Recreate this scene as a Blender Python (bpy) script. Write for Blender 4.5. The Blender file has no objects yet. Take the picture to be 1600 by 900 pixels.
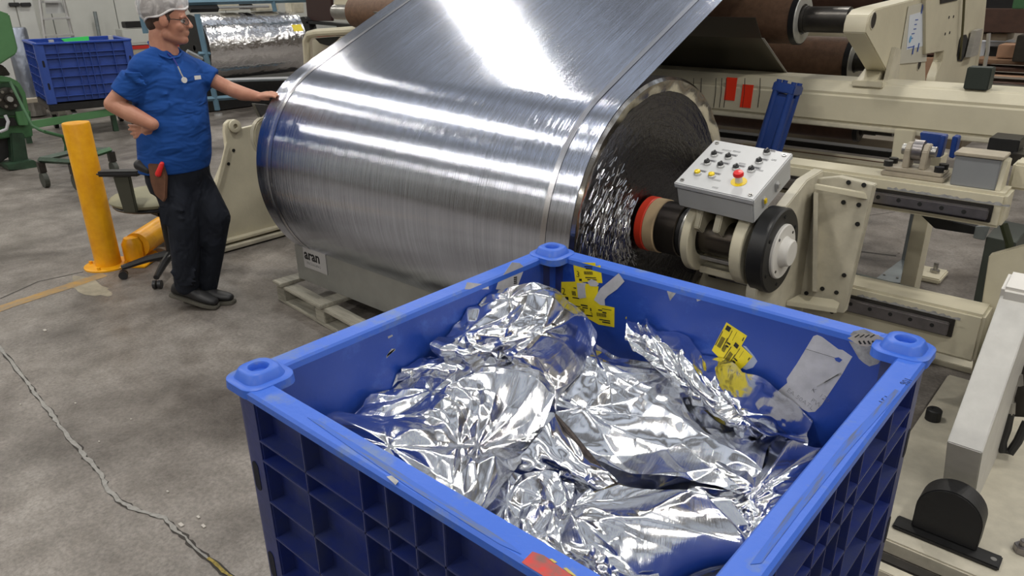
import bpy, math, random
import numpy as np
from mathutils import Vector, Matrix, Euler
from mathutils.geometry import delaunay_2d_cdt

SC = bpy.context.scene
COL = SC.collection
# ------------------------------------------------------------------ camera
# World: +Y runs along the winding direction, -X along the roll axis.
FPX = 1152.836
CW, CH, CAM_Z = 800.0, 450.0, 1.76
def _n(v): return v / np.linalg.norm(v)
_Y = _n(np.array([1898 - CW, -37 - CH, FPX])); _X = -_n(np.array([-610 - CW, 0 - CH, FPX]))
_Z = -np.cross(_X, _Y)
if _Z[1] > 0: _Z = -_Z
RM = np.stack([_X, _Y, _Z], 1)            # camera <- world
CAMP = np.array([0, 0, CAM_Z])
cam_d = bpy.data.cameras.new('camera'); cam = bpy.data.objects.new('camera', cam_d); COL.objects.link(cam)
cam_d.sensor_width = 36; cam_d.lens = FPX / 1600 * 36; cam_d.clip_start = 0.05; cam_d.clip_end = 100
_cx, _cy, _cz = RM.T @ [1, 0, 0], -(RM.T @ [0, 1, 0]), -(RM.T @ [0, 0, 1])
cam.matrix_world = Matrix(((_cx[0], _cy[0], _cz[0], 0), (_cx[1], _cy[1], _cz[1], 0), (_cx[2], _cy[2], _cz[2], CAM_Z), (0, 0, 0, 1)))
SC.camera = cam
FH = np.array([-0.6636, 0.7478, 0.0]); ER = np.array([0.7516, 0.6595, 0.0]); ER = _n(ER)
def P(px, py, x=None, y=None, z=None, F=None):
    """a measured point of the photograph brought to its real place on a known plane"""
    d = RM.T @ np.array([px - CW, py - CH, FPX])
    if x is not None: t = x / d[0]
    elif y is not None: t = y / d[1]
    elif z is not None: t = (z - CAM_Z) / d[2]
    else: t = F / float(np.dot(d, FH))
    return Vector(CAMP + t * d)

# ------------------------------------------------------------------ world, exposure, lamps
w = bpy.data.worlds.new('world'); SC.world = w; w.use_nodes = True
w.node_tree.nodes['Background'].inputs[0].default_value = (0.62, 0.66, 0.72, 1)
w.node_tree.nodes['Background'].inputs[1].default_value = 0.3
SC.view_settings.view_transform = 'Standard'; SC.view_settings.look = 'None'
SC.view_settings.gamma = 1; SC.view_settings.use_curve_mapping = False
SC.view_settings.exposure = -0.95
SC.cycles.use_denoising = True
SC.cycles.max_bounces = 8; SC.cycles.diffuse_bounces = 4; SC.cycles.glossy_bounces = 5
SC.cycles.sample_clamp_indirect = 6
CEIL = 9.0
LAMP_Z = 6.0
LAMP_W, UP_W = 178.0, 26.0
LAMPS = [(x, y) for x in (-12.94, -7.94, -2.94, 2.06, 7.06) for y in (-8.71, -3.71, 1.29, 6.29, 11.29)]
def area(name, loc, size, power, col, up=False):
    l = bpy.data.lights.new(name, 'AREA'); l.shape = 'DISK'; l.size = size; l.energy = power; l.color = col
    o = bpy.data.objects.new(name, l); COL.objects.link(o); o.location = loc
    if up: o.rotation_euler = (math.pi, 0, 0)
    return o

# ------------------------------------------------------------------ materials
def mat(name, col, rough=0.5, metal=0.0, var=0.0, vscale=8.0, col2=None, bump=0.0, bscale=40.0, spec=0.5,
        stretch=(1, 1, 1), coords='Object', coat=0.0, alpha=1.0, rvar=0.0, detail=4.0, emit=0.0, trans=0.0, lo=0.35, hi=0.65):
    m = bpy.data.materials.new(name); m.use_nodes = True
    nt = m.node_tree; b = nt.nodes['Principled BSDF']; L = nt.links.new
    c = (*col, 1)
    b.inputs['Base Color'].default_value = c; b.inputs['Roughness'].default_value = rough
    b.inputs['Metallic'].default_value = metal; b.inputs['Specular IOR Level'].default_value = spec
    b.inputs['Coat Weight'].default_value = coat; b.inputs['Alpha'].default_value = alpha
    b.inputs['Transmission Weight'].default_value = trans
    if emit: b.inputs['Emission Color'].default_value = c; b.inputs['Emission Strength'].default_value = emit
    tc = nt.nodes.new('ShaderNodeTexCoord'); mp = nt.nodes.new('ShaderNodeMapping'); mp.inputs['Scale'].default_value = stretch
    L(tc.outputs[coords], mp.inputs[0])
    if var > 0 or col2 or rvar:
        n = nt.nodes.new('ShaderNodeTexNoise'); n.inputs['Scale'].default_value = vscale; n.inputs['Detail'].default_value = detail
        n.inputs['Roughness'].default_value = 0.6
        L(mp.outputs[0], n.inputs['Vector'])
        r = nt.nodes.new('ShaderNodeValToRGB'); r.color_ramp.elements[0].position = lo; r.color_ramp.elements[1].position = hi
        c2 = col2 if col2 else tuple(min(1, v * (1 - var)) for v in col)
        r.color_ramp.elements[0].color = (*c2, 1); r.color_ramp.elements[1].color = c
        L(n.outputs[0], r.inputs[0]); L(r.outputs[0], b.inputs['Base Color'])
        if rvar:
            mr = nt.nodes.new('ShaderNodeMapRange'); mr.inputs[3].default_value = rough - rvar; mr.inputs[4].default_value = rough + rvar
            L(n.outputs[0], mr.inputs[0]); L(mr.outputs[0], b.inputs['Roughness'])
    if bump:
        n2 = nt.nodes.new('ShaderNodeTexNoise'); n2.inputs['Scale'].default_value = bscale; n2.inputs['Detail'].default_value = 3
        L(mp.outputs[0], n2.inputs['Vector'])
        bp = nt.nodes.new('ShaderNodeBump'); bp.inputs['Strength'].default_value = bump; bp.inputs['Distance'].default_value = 0.01
        L(n2.outputs[0], bp.inputs['Height']); L(bp.outputs[0], b.inputs['Normal'])
    return m

cream = mat('cream_paint', (0.60, 0.555, 0.42), 0.38, var=0.10, vscale=5, bump=0.06, bscale=60, rvar=0.06)
cream_worn = mat('worn_cream_paint', (0.58, 0.54, 0.43), 0.45, var=0.22, vscale=9, bump=0.08, bscale=50, detail=8)
white_paint = mat('white_paint', (0.72, 0.70, 0.66), 0.4, var=0.06)
raw_steel = mat('raw_steel_plate', (0.50, 0.48, 0.44), 0.42, 0.4, var=0.15, vscale=14, bump=0.1, bscale=30, stretch=(1, 1, 4))
steel = mat('steel', (0.42, 0.41, 0.39), 0.32, 0.9, var=0.15, vscale=20)
rail_steel = mat('rail_steel', (0.30, 0.28, 0.28), 0.3, 0.8, var=0.2, vscale=20)
dark_steel = mat('dark_steel', (0.06, 0.055, 0.05), 0.35, 0.6, var=0.3, vscale=12)
shaft_steel = mat('oiled_shaft_steel', (0.10, 0.085, 0.07), 0.25, 0.8, var=0.3, vscale=10)
black_metal = mat('black_oxide', (0.018, 0.018, 0.019), 0.42, 0.2, var=0.3, vscale=20)
black_rub = mat('black_rubber', (0.015, 0.015, 0.016), 0.55, bump=0.1, bscale=80)
black_plastic = mat('black_plastic', (0.02, 0.02, 0.022), 0.4)
galv = mat('galvanised_sheet', (0.27, 0.30, 0.31), 0.45, 0.5, var=0.2, vscale=10)
green_grey = mat('grey_green_panel', (0.055, 0.065, 0.055), 0.5, var=0.2)
brown_roller = mat('brown_cork_roller', (0.155, 0.085, 0.05), 0.62, var=0.30, vscale=30, stretch=(1, 1, 1), bump=0.15, bscale=120, detail=6)
brown_dark = mat('dark_brown_roller', (0.07, 0.032, 0.02), 0.55, var=0.3, vscale=20)
blue_paint = mat('blue_cylinder_paint', (0.012, 0.045, 0.22), 0.35, var=0.15, vscale=10)
red_tape = mat('red_tape', (0.85, 0.04, 0.01), 0.4)
red_ring = mat('red_ring', (0.75, 0.05, 0.02), 0.4)
cardboard = mat('cardboard_core', (0.62, 0.46, 0.27), 0.7)
yellow = mat('yellow_safety_paint', (0.86, 0.42, 0.008), 0.33, var=0.2, vscale=7, col2=(0.70, 0.30, 0.006), bump=0.04)
panel_grey = mat('grey_enclosure_paint', (0.50, 0.51, 0.51), 0.4, var=0.05)
green_paint = mat('green_machine_paint', (0.05, 0.15, 0.06), 0.45, var=0.35, vscale=6)
green_light = mat('light_green_machine_paint', (0.085, 0.22, 0.09), 0.45, var=0.15, vscale=4)
green_dark = mat('oily_green_paint', (0.03, 0.07, 0.04), 0.4, var=0.5, vscale=8)
wall_m = mat('wall_panel_paint', (0.52, 0.53, 0.50), 0.55, var=0.08, vscale=2)
wall_low = mat('lower_wall', (0.42, 0.37, 0.29), 0.6, var=0.15, vscale=2)
ceil_m = mat('ceiling_lining', (0.84, 0.86, 0.90), 0.7, var=0.04, vscale=1)
rack_blue = mat('rack_blue_grey', (0.12, 0.22, 0.30), 0.45, var=0.15)
alu = mat('aluminium', (0.62, 0.62, 0.62), 0.35, 0.7, var=0.08)
wood = mat('weathered_pallet_wood', (0.36, 0.34, 0.28), 0.75, var=0.35, vscale=6, stretch=(1, 8, 8), bump=0.3, bscale=30, detail=6)
wood_brown = mat('brown_timber', (0.24, 0.14, 0.08), 0.6, var=0.3, vscale=5, stretch=(1, 8, 8))
beam_board = mat('grey_metal_beam', (0.30, 0.30, 0.28), 0.45, 0.3, var=0.15, vscale=6)
ink = mat('black_ink', (0.01, 0.01, 0.01), 0.6)
ink_blue = mat('blue_ink', (0.03, 0.08, 0.35), 0.6)
paper = mat('grey_paper_label', (0.50, 0.50, 0.53), 0.7, var=0.18, vscale=25, detail=8)
paper_dirty = mat('torn_paper_label', (0.42, 0.42, 0.42), 0.8, var=0.45, vscale=40, detail=8)
yellow_label = mat('yellow_label_paper', (0.82, 0.66, 0.015), 0.45, var=0.10, vscale=30)
yellow_old = mat('old_yellow_label_paper', (0.55, 0.45, 0.12), 0.6, var=0.3, vscale=40)
beige_fab = mat('beige_vinyl', (0.30, 0.285, 0.19), 0.6, bump=0.1, bscale=90)
screen_w = mat('white_sheet', (0.68, 0.70, 0.76), 0.5)
tan_m = mat('tan_carton', (0.36, 0.21, 0.13), 0.7, var=0.1)
green_tape = mat('bright_green_plastic', (0.01, 0.55, 0.08), 0.4)

# polished film: streaks run along the web
def film_mat(name, base, rough, su, sv, strength, coords='UV', big=0.0, bigscale=3.0, fine=1.0, aniso=0.0, streak=0.0):
    m = bpy.data.materials.new(name); m.use_nodes = True; nt = m.node_tree; L = nt.links.new
    b = nt.nodes['Principled BSDF']; b.inputs['Base Color'].default_value = (*base, 1)
    b.inputs['Metallic'].default_value = 1; b.inputs['Roughness'].default_value = rough
    tc = nt.nodes.new('ShaderNodeTexCoord'); mp = nt.nodes.new('ShaderNodeMapping'); mp.inputs['Scale'].default_value = (su, sv, 1)
    L(tc.outputs[coords], mp.inputs[0])
    n = nt.nodes.new('ShaderNodeTexNoise'); n.inputs['Scale'].default_value = 1; n.inputs['Detail'].default_value = 4; n.inputs['Roughness'].default_value = 0.7
    L(mp.outputs[0], n.inputs['Vector'])
    bp = nt.nodes.new('ShaderNodeBump'); bp.inputs['Strength'].default_value = strength; bp.inputs['Distance'].default_value = 0.002 * fine
    L(n.outputs[0], bp.inputs['Height']); last = bp
    if big:
        n3 = nt.nodes.new('ShaderNodeTexNoise'); n3.inputs['Scale'].default_value = bigscale; n3.inputs['Detail'].default_value = 2
        L(tc.outputs[coords], n3.inputs['Vector'])
        b3 = nt.nodes.new('ShaderNodeBump'); b3.inputs['Strength'].default_value = big; b3.inputs['Distance'].default_value = 0.02
        L(n3.outputs[0], b3.inputs['Height']); L(last.outputs[0], b3.inputs['Normal']); last = b3
    L(last.outputs[0], b.inputs['Normal'])
    if streak:      # faint haze streaks in the film coating
        n5 = nt.nodes.new('ShaderNodeTexNoise'); n5.inputs['Scale'].default_value = 1; n5.inputs['Detail'].default_value = 5; n5.inputs['Roughness'].default_value = .75
        m5 = nt.nodes.new('ShaderNodeMapping'); m5.inputs['Scale'].default_value = (60, .5, 1); L(tc.outputs[coords], m5.inputs[0]); L(m5.outputs[0], n5.inputs['Vector'])
        cr = nt.nodes.new('ShaderNodeValToRGB'); cr.color_ramp.elements[0].position = .3; cr.color_ramp.elements[1].position = .7
        cr.color_ramp.elements[0].color = (*[v * (1 - streak) for v in base], 1); cr.color_ramp.elements[1].color = (*[min(1, v * (1 + streak)) for v in base], 1)
        L(n5.outputs[0], cr.inputs[0]); L(cr.outputs[0], b.inputs['Base Color'])
    r = nt.nodes.new('ShaderNodeMapRange'); r.inputs[3].default_value = rough * 0.7; r.inputs[4].default_value = rough * 1.5
    L(n.outputs[0], r.inputs[0]); L(r.outputs[0], b.inputs['Roughness'])
    if aniso:
        tg = nt.nodes.new('ShaderNodeTangent'); tg.direction_type = 'UV_MAP'; L(tg.outputs[0], b.inputs['Tangent'])
        b.inputs['Anisotropic'].default_value = aniso
    return m
roll_film = film_mat('wound_metallised_film', (0.56, 0.59, 0.67), 0.20, 260, 5, 0.30, big=0.10, bigscale=2.0)
web_film = film_mat('moving_metallised_web', (0.60, 0.635, 0.735), 0.135, 150, .7, 0.55, big=.03, bigscale=1.2, streak=.16)
web_edge = film_mat('film_selvedge', (0.70, 0.70, 0.74), 0.22, 60, 4, 0.3)
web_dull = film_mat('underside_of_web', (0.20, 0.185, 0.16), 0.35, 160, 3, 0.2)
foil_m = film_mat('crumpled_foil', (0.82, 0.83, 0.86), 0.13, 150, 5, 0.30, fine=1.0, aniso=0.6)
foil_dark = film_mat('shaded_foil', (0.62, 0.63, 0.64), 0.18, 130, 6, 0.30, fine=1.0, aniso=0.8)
wrap_foil = film_mat('wrinkled_wrap_foil', (0.72, 0.72, 0.74), 0.16, 14, 30, 0.6, big=0.7, bigscale=9)

def face_mat():
    m = bpy.data.materials.new('black_film_edge'); m.use_nodes = True; nt = m.node_tree; L = nt.links.new
    b = nt.nodes['Principled BSDF']; b.inputs['Base Color'].default_value = (0.13, 0.13, 0.15, 1)
    b.inputs['Metallic'].default_value = 1.0; b.inputs['Roughness'].default_value = 0.16
    tc = nt.nodes.new('ShaderNodeTexCoord')
    last = None
    for sc, st, ds in (((12, 190, 1), 0.5, 0.003), ((34, 46, 1), 0.4, 0.006), ((5, 24, 1), 0.4, 0.01)):
        mp = nt.nodes.new('ShaderNodeMapping'); mp.inputs['Scale'].default_value = sc; L(tc.outputs['UV'], mp.inputs[0])
        n = nt.nodes.new('ShaderNodeTexNoise'); n.inputs['Scale'].default_value = 1; n.inputs['Detail'].default_value = 3
        L(mp.outputs[0], n.inputs['Vector'])
        bp = nt.nodes.new('ShaderNodeBump'); bp.inputs['Strength'].default_value = st; bp.inputs['Distance'].default_value = ds
        L(n.outputs[0], bp.inputs['Height'])
        if last: L(last.outputs[0], bp.inputs['Normal'])
        last = bp
    L(last.outputs[0], b.inputs['Normal'])
    return m
face_black = face_mat()

def concrete():
    m = bpy.data.materials.new('concrete_floor'); m.use_nodes = True; nt = m.node_tree; L = nt.links.new
    b = nt.nodes['Principled BSDF']; tc = nt.nodes.new('ShaderNodeTexCoord')
    def noise(s, d, r=0.6, dist=0.0):
        n = nt.nodes.new('ShaderNodeTexNoise'); n.inputs['Scale'].default_value = s; n.inputs['Detail'].default_value = d
        n.inputs['Roughness'].default_value = r; n.inputs['Distortion'].default_value = dist; L(tc.outputs['Object'], n.inputs['Vector']); return n
    n1 = noise(0.9, 8, 0.62, 0.4); n2 = noise(4.5, 8, 0.7, 0.2); n3 = noise(60, 4, 0.7); n4 = noise(1.7, 5, 0.6, 1.0)
    r1 = nt.nodes.new('ShaderNodeValToRGB'); e = r1.color_ramp.elements
    e[0].position = 0.36; e[0].color = (0.115, 0.100, 0.088, 1); e[1].position = 0.66; e[1].color = (0.315, 0.288, 0.262, 1)
    L(n1.outputs[0], r1.inputs[0])
    r2 = nt.nodes.new('ShaderNodeValToRGB'); e = r2.color_ramp.elements
    e[0].position = 0.34; e[0].color = (0.62, 0.60, 0.58, 1); e[1].position = 0.68; e[1].color = (1.12, 1.12, 1.12, 1)
    L(n2.outputs[0], r2.inputs[0])
    r3 = nt.nodes.new('ShaderNodeValToRGB'); e = r3.color_ramp.elements
    e[0].position = 0.32; e[0].color = (0.66, 0.66, 0.66, 1); e[1].position = 0.62; e[1].color = (1.10, 1.10, 1.10, 1)
    L(n3.outputs[0], r3.inputs[0])
    mx = nt.nodes.new('ShaderNodeMix'); mx.data_type = 'RGBA'; mx.blend_type = 'MULTIPLY'; mx.inputs[0].default_value = 1
    L(r1.outputs[0], mx.inputs[6]); L(r2.outputs[0], mx.inputs[7])
    mx2 = nt.nodes.new('ShaderNodeMix'); mx2.data_type = 'RGBA'; mx2.blend_type = 'MULTIPLY'; mx2.inputs[0].default_value = 1
    L(mx.outputs[2], mx2.inputs[6]); L(r3.outputs[0], mx2.inputs[7])
    L(mx2.outputs[2], b.inputs['Base Color'])
    mr = nt.nodes.new('ShaderNodeMapRange'); mr.inputs[1].default_value = 0.3; mr.inputs[2].default_value = 0.7
    mr.inputs[3].default_value = 0.34; mr.inputs[4].default_value = 0.62; L(n4.outputs[0], mr.inputs[0]); L(mr.outputs[0], b.inputs['Roughness'])
    bp = nt.nodes.new('ShaderNodeBump'); bp.inputs['Strength'].default_value = 0.35; bp.inputs['Distance'].default_value = 0.006
    L(n3.outputs[0], bp.inputs['Height'])
    bp2 = nt.nodes.new('ShaderNodeBump'); bp2.inputs['Strength'].default_value = 0.35; bp2.inputs['Distance'].default_value = 0.012
    L(n2.outputs[0], bp2.inputs['Height']); L(bp.outputs[0], bp2.inputs['Normal']); L(bp2.outputs[0], b.inputs['Normal'])
    return m

def bin_mat(name, base, scuff, rough, wear_lo=0.56, wear_hi=0.72, stretch=(1, 1, 1), wscale=9):
    m = bpy.data.materials.new(name); m.use_nodes = True; nt = m.node_tree; L = nt.links.new
    b = nt.nodes['Principled BSDF']; tc = nt.nodes.new('ShaderNodeTexCoord')
    mp = nt.nodes.new('ShaderNodeMapping'); mp.inputs['Scale'].default_value = stretch; L(tc.outputs['Object'], mp.inputs[0])
    n = nt.nodes.new('ShaderNodeTexNoise'); n.inputs['Scale'].default_value = wscale; n.inputs['Detail'].default_value = 9; n.inputs['Roughness'].default_value = 0.68
    L(mp.outputs[0], n.inputs['Vector'])
    r = nt.nodes.new('ShaderNodeValToRGB'); e = r.color_ramp.elements
    e[0].position = wear_lo; e[0].color = (*base, 1); e[1].position = wear_hi; e[1].color = (*scuff, 1)
    L(n.outputs[0], r.inputs[0]); L(r.outputs[0], b.inputs['Base Color'])
    mr = nt.nodes.new('ShaderNodeMapRange'); mr.inputs[3].default_value = rough - 0.1; mr.inputs[4].default_value = rough + 0.16
    L(n.outputs[0], mr.inputs[0]); L(mr.outputs[0], b.inputs['Roughness'])
    n2 = nt.nodes.new('ShaderNodeTexNoise'); n2.inputs['Scale'].default_value = 35; n2.inputs['Detail'].default_value = 4
    L(mp.outputs[0], n2.inputs['Vector'])
    bp = nt.nodes.new('ShaderNodeBump'); bp.inputs['Strength'].default_value = 0.18; bp.inputs['Distance'].default_value = 0.006
    L(n2.outputs[0], bp.inputs['Height']); L(bp.outputs[0], b.inputs['Normal'])
    return m
bin_blue = bin_mat('blue_moulded_plastic', (0.014, 0.055, 0.33), (0.035, 0.10, 0.44), 0.34)
bin_rim = bin_mat('lit_scuffed_rim', (0.035, 0.13, 0.60), (0.12, 0.19, 0.40), 0.40, 0.54, 0.66, wscale=7)  # scuffed rim, brighter blue because the light on it is in the colour
bin_rim_x = bin_mat('lit_scuffed_rim_side', (0.045, 0.15, 0.66), (0.15, 0.20, 0.34), 0.42, 0.48, 0.60, stretch=(1, 5, 5), wscale=5)
bin_rim_y = bin_mat('lit_scuffed_rim_end', (0.045, 0.15, 0.66), (0.15, 0.20, 0.34), 0.42, 0.48, 0.60, stretch=(5, 1, 5), wscale=5)
bin_out = bin_mat('shaded_dusty_plastic', (0.010, 0.022, 0.15), (0.030, 0.040, 0.11), 0.42, 0.35, 0.70)  # dusty outside of the same plastic, its shade put into a darker blue
red_scuff = mat('worn_red_paint', (0.55, 0.035, 0.03), 0.5, var=0.5, vscale=40, col2=(0.20, 0.09, 0.08), detail=8)

# ------------------------------------------------------------------ mesh helpers
class MB:
    def __init__(s): s.v = []; s.f = []; s.uv = []
    def add(s, vs, fs, uvs=None):
        o = len(s.v); s.v += [tuple(v) for v in vs]; s.f += [tuple(i + o for i in f) for f in fs]
        s.uv += (uvs if uvs else [None] * len(vs)); return s
    def box(s, a, b):
        (x0, y0, z0), (x1, y1, z1) = a, b
        x0, x1 = sorted((x0, x1)); y0, y1 = sorted((y0, y1)); z0, z1 = sorted((z0, z1))
        return s.add([(x0, y0, z0), (x1, y0, z0), (x1, y1, z0), (x0, y1, z0), (x0, y0, z1), (x1, y0, z1), (x1, y1, z1), (x0, y1, z1)],
                     [(0, 3, 2, 1), (4, 5, 6, 7), (0, 1, 5, 4), (1, 2, 6, 5), (2, 3, 7, 6), (3, 0, 4, 7)])
    def obox(s, c, u, v, n):
        c = Vector(c); u = Vector(u); v = Vector(v); n = Vector(n)
        vs = [c + a * u + b * v + d * n for d in (-1, 1) for a, b in ((-1, -1), (1, -1), (1, 1), (-1, 1))]
        return s.add(vs, [(0, 3, 2, 1), (4, 5, 6, 7), (0, 1, 5, 4), (1, 2, 6, 5), (2, 3, 7, 6), (3, 0, 4, 7)])
    def prism(s, pts, ext):
        n = len(pts); e = Vector(ext); a = [Vector(p) for p in pts]
        return s.add(a + [p + e for p in a], [tuple(range(n))[::-1], tuple(range(n, 2 * n))] + [(i, (i + 1) % n, n + (i + 1) % n, n + i) for i in range(n)])
    def lathe(s, p0, axis, prof, seg=32, a0=0.0, a1=2 * math.pi, us=1.0, vs=1.0):
        """prof: list of (distance along the axis, radius)"""
        p0 = Vector(p0); ax = Vector(axis).normalized(); t = Vector((0, 0, 1)) if abs(ax.z) < 0.9 else Vector((1, 0, 0))
        e1 = (t - ax * t.dot(ax)).normalized(); e2 = ax.cross(e1)
        full = abs(a1 - a0 - 2 * math.pi) < 1e-6; V = []; U = []; l = 0
        for j, (d, r) in enumerate(prof):
            if j: l += math.hypot(d - prof[j - 1][0], r - prof[j - 1][1])
            for i in range(seg + 1):
                a = a0 + (a1 - a0) * i / seg
                V.append(p0 + ax * d + (e1 * math.cos(a) + e2 * math.sin(a)) * r); U.append((a * us, l * vs))
        F = []
        for j in range(len(prof) - 1):
            for i in range(seg):
                k = j * (seg + 1) + i; F.append((k, k + 1, k + seg + 2, k + seg + 1))
        return s.add(V, F, U)
    def cyl(s, p0, p1, r, r1=None, seg=20):
        p0 = Vector(p0); d = Vector(p1) - p0; L_ = d.length; r1 = r if r1 is None else r1
        return s.lathe(p0, d, [(0, 0.0001), (0, r), (L_, r1), (L_, 0.0001)], seg)
    def tube(s, pts, r, seg=10, rr=None):
        pts = [Vector(p) for p in pts]; n = len(pts); V = []; F = []
        up = None
        for i, p in enumerate(pts):
            d = (pts[min(i + 1, n - 1)] - pts[max(i - 1, 0)]).normalized()
            if up is None: up = Vector((0, 0, 1)) if abs(d.z) < 0.9 else Vector((1, 0, 0))
            e1 = (up - d * up.dot(d)).normalized(); up = e1; e2 = d.cross(e1); q = rr[i] if rr else r
            V += [p + (e1 * math.cos(2 * math.pi * k / seg) + e2 * math.sin(2 * math.pi * k / seg)) * q for k in range(seg)]
        for i in range(n - 1):
            for k in range(seg): F.append((i * seg + k, i * seg + (k + 1) % seg, (i + 1) * seg + (k + 1) % seg, (i + 1) * seg + k))
        F.append(tuple(range(seg))[::-1]); F.append(tuple((n - 1) * seg + k for k in range(seg)))
        return s.add(V, F)
    def caps(s, p0, p1, r0, r1=None, seg=16, sc=(1, 1)):
        """tapered capsule"""
        r1 = r0 if r1 is None else r1; p0 = Vector(p0); p1 = Vector(p1); d = (p1 - p0); L_ = d.length
        pr = [(-r0 * math.cos(t), max(r0 * math.sin(t), 1e-4)) for t in np.linspace(0, math.pi / 2, 5)] + \
             [(L_ + r1 * math.sin(t), max(r1 * math.cos(t), 1e-4)) for t in np.linspace(0, math.pi / 2, 5)]
        return s.lathe(p0, d if L_ > 1e-5 else (0, 0, 1), pr, seg)
    def ell(s, c, ax, r, seg=20, rings=12):
        """ellipsoid: centre, three axes (vectors), three radii"""
        c = Vector(c); A = [Vector(a).normalized() * q for a, q in zip(ax, r)]; V = []; F = []
        for j in range(rings + 1):
            t = math.pi * j / rings
            for i in range(seg):
                p = 2 * math.pi * i / seg
                V.append(c + A[0] * (math.sin(t) * math.cos(p)) + A[1] * (math.sin(t) * math.sin(p)) + A[2] * math.cos(t))
        for j in range(rings):
            for i in range(seg):
                F.append((j * seg + i, j * seg + (i + 1) % seg, (j + 1) * seg + (i + 1) % seg, (j + 1) * seg + i))
        return s.add(V, F)
    def loft(s, rings):
        """rings: lists of equal numbers of points"""
        m = len(rings[0]); V = [p for r in rings for p in r]; F = []
        for j in range(len(rings) - 1):
            for i in range(m): F.append((j * m + i, j * m + (i + 1) % m, (j + 1) * m + (i + 1) % m, (j + 1) * m + i))
        F.append(tuple(range(m))[::-1]); F.append(tuple((len(rings) - 1) * m + i for i in range(m)))
        return s.add(V, F)
    def build(s, name, m, parent=None, smooth=False, bevel=0, remesh=0, smit=0, sub=0, angle=35):
        me = bpy.data.meshes.new(name); me.from_pydata(s.v, [], s.f); me.validate(clean_customdata=False)
        if any(u is not None for u in s.uv):
            ul = me.uv_layers.new(name='UVMap'); vi = np.empty(len(me.loops), int); me.loops.foreach_get('vertex_index', vi)
            U = np.array([u if u is not None else (0, 0) for u in s.uv], float)[vi]; ul.data.foreach_set('uv', U.ravel())
        import bmesh
        bm = bmesh.new(); bm.from_mesh(me); bmesh.ops.recalc_face_normals(bm, faces=bm.faces)
        if bevel:
            bmesh.ops.remove_doubles(bm, verts=bm.verts, dist=1e-5)
            ed = [e for e in bm.edges if len(e.link_faces) == 2 and e.calc_face_angle(0) > 0.5]
            bmesh.ops.bevel(bm, geom=ed, offset=bevel, segments=2, affect='EDGES', clamp_overlap=True)
        bm.to_mesh(me); bm.free()
        if m: me.materials.append(m)
        if smooth or bevel:
            me.shade_smooth()
            if not remesh:
                me.set_sharp_from_angle(angle=math.radians(angle))
        o = bpy.data.objects.new(name, me); COL.objects.link(o)
        if parent:
            o.parent = parent; o.matrix_parent_inverse = Matrix.Identity(4)
            if any(abs(c) > 1e-9 for c in parent_world(parent)): 
                off = parent_world(parent)
                me.transform(Matrix.Translation(-off))
        if remesh:
            md = o.modifiers.new('remesh', 'REMESH'); md.mode = 'VOXEL'; md.voxel_size = remesh; md.use_smooth_shade = True
            if smit: ms = o.modifiers.new('smooth', 'SMOOTH'); ms.factor = 0.5; ms.iterations = smit
        if sub:
            ms = o.modifiers.new('sub', 'SUBSURF'); ms.levels = sub; ms.render_levels = sub
        return o
def parent_world(p):
    v = Vector((0, 0, 0))
    while p is not None: v = v + p.location; p = p.parent
    return v
def thing(name, label, cat, loc=(0, 0, 0), group=None):
    o = bpy.data.objects.new(name, None); COL.objects.link(o); o.location = loc; o.empty_display_size = 0.1
    o['label'] = label; o['category'] = cat
    if group: o['group'] = group
    return o
def tag(o, label, cat, group=None):
    o['label'] = label; o['category'] = cat
    if group: o['group'] = group
    return o
def struct(o): o['kind'] = 'structure'; return o
def B(a, b): return MB().box(a, b)
def rnd(seed): return random.Random(seed)
V3 = Vector
def text(name, body, size, origin, u, v, m, parent=None, depth=0.0006, bold=0.0, align='LEFT'):
    """flat lettering laid on a surface: u = reading direction, v = up direction of the letters"""
    cu = bpy.data.curves.new(name, 'FONT'); cu.body = body; cu.size = size; cu.extrude = depth; cu.offset = bold
    cu.align_x = align; cu.resolution_u = 2
    t = bpy.data.objects.new(name + '_curve', cu); COL.objects.link(t)
    dg = bpy.context.evaluated_depsgraph_get(); me = bpy.data.meshes.new_from_object(t.evaluated_get(dg)); bpy.data.objects.remove(t)
    u = V3(u).normalized(); v = V3(v).normalized(); n = u.cross(v); o0 = V3(origin)
    if parent: o0 = o0 - parent_world(parent)
    me.transform(Matrix(((u.x, v.x, n.x, o0.x), (u.y, v.y, n.y, o0.y), (u.z, v.z, n.z, o0.z), (0, 0, 0, 1))))
    me.materials.clear(); me.materials.append(m)
    o = bpy.data.objects.new(name, me); COL.objects.link(o)
    if parent: o.parent = parent
    return o

# =================================================================== the setting
X0, X1, Y0, Y1 = -16.0, 9.0, -11.0, 17.0
floor = struct(B((X0, Y0, -0.2), (X1, Y1, 0)).build('floor', concrete()))
struct(B((X0, Y0, CEIL), (X1, Y1, CEIL + 0.2)).build('ceiling', ceil_m))
wl = struct(B((X0 - 0.2, Y0, 0), (X0, Y1, CEIL)).build('wall_left', wall_m))
struct(B((X0, Y1, 0), (X1, Y1 + 0.2, CEIL)).build('wall_back', mat('far_wall', (0.33, 0.29, 0.24), 0.6, var=0.2, vscale=1)))
struct(B((X1, Y0, 0), (X1 + 0.2, Y1, CEIL)).build('wall_right', mat('right_wall', (0.45, 0.44, 0.41), 0.6, var=0.1, vscale=1)))
struct(B((X0, Y0 - 0.2, 0), (X1, Y0, CEIL)).build('wall_front', mat('front_wall', (0.52, 0.50, 0.46), 0.6, var=0.1, vscale=1)))
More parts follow.
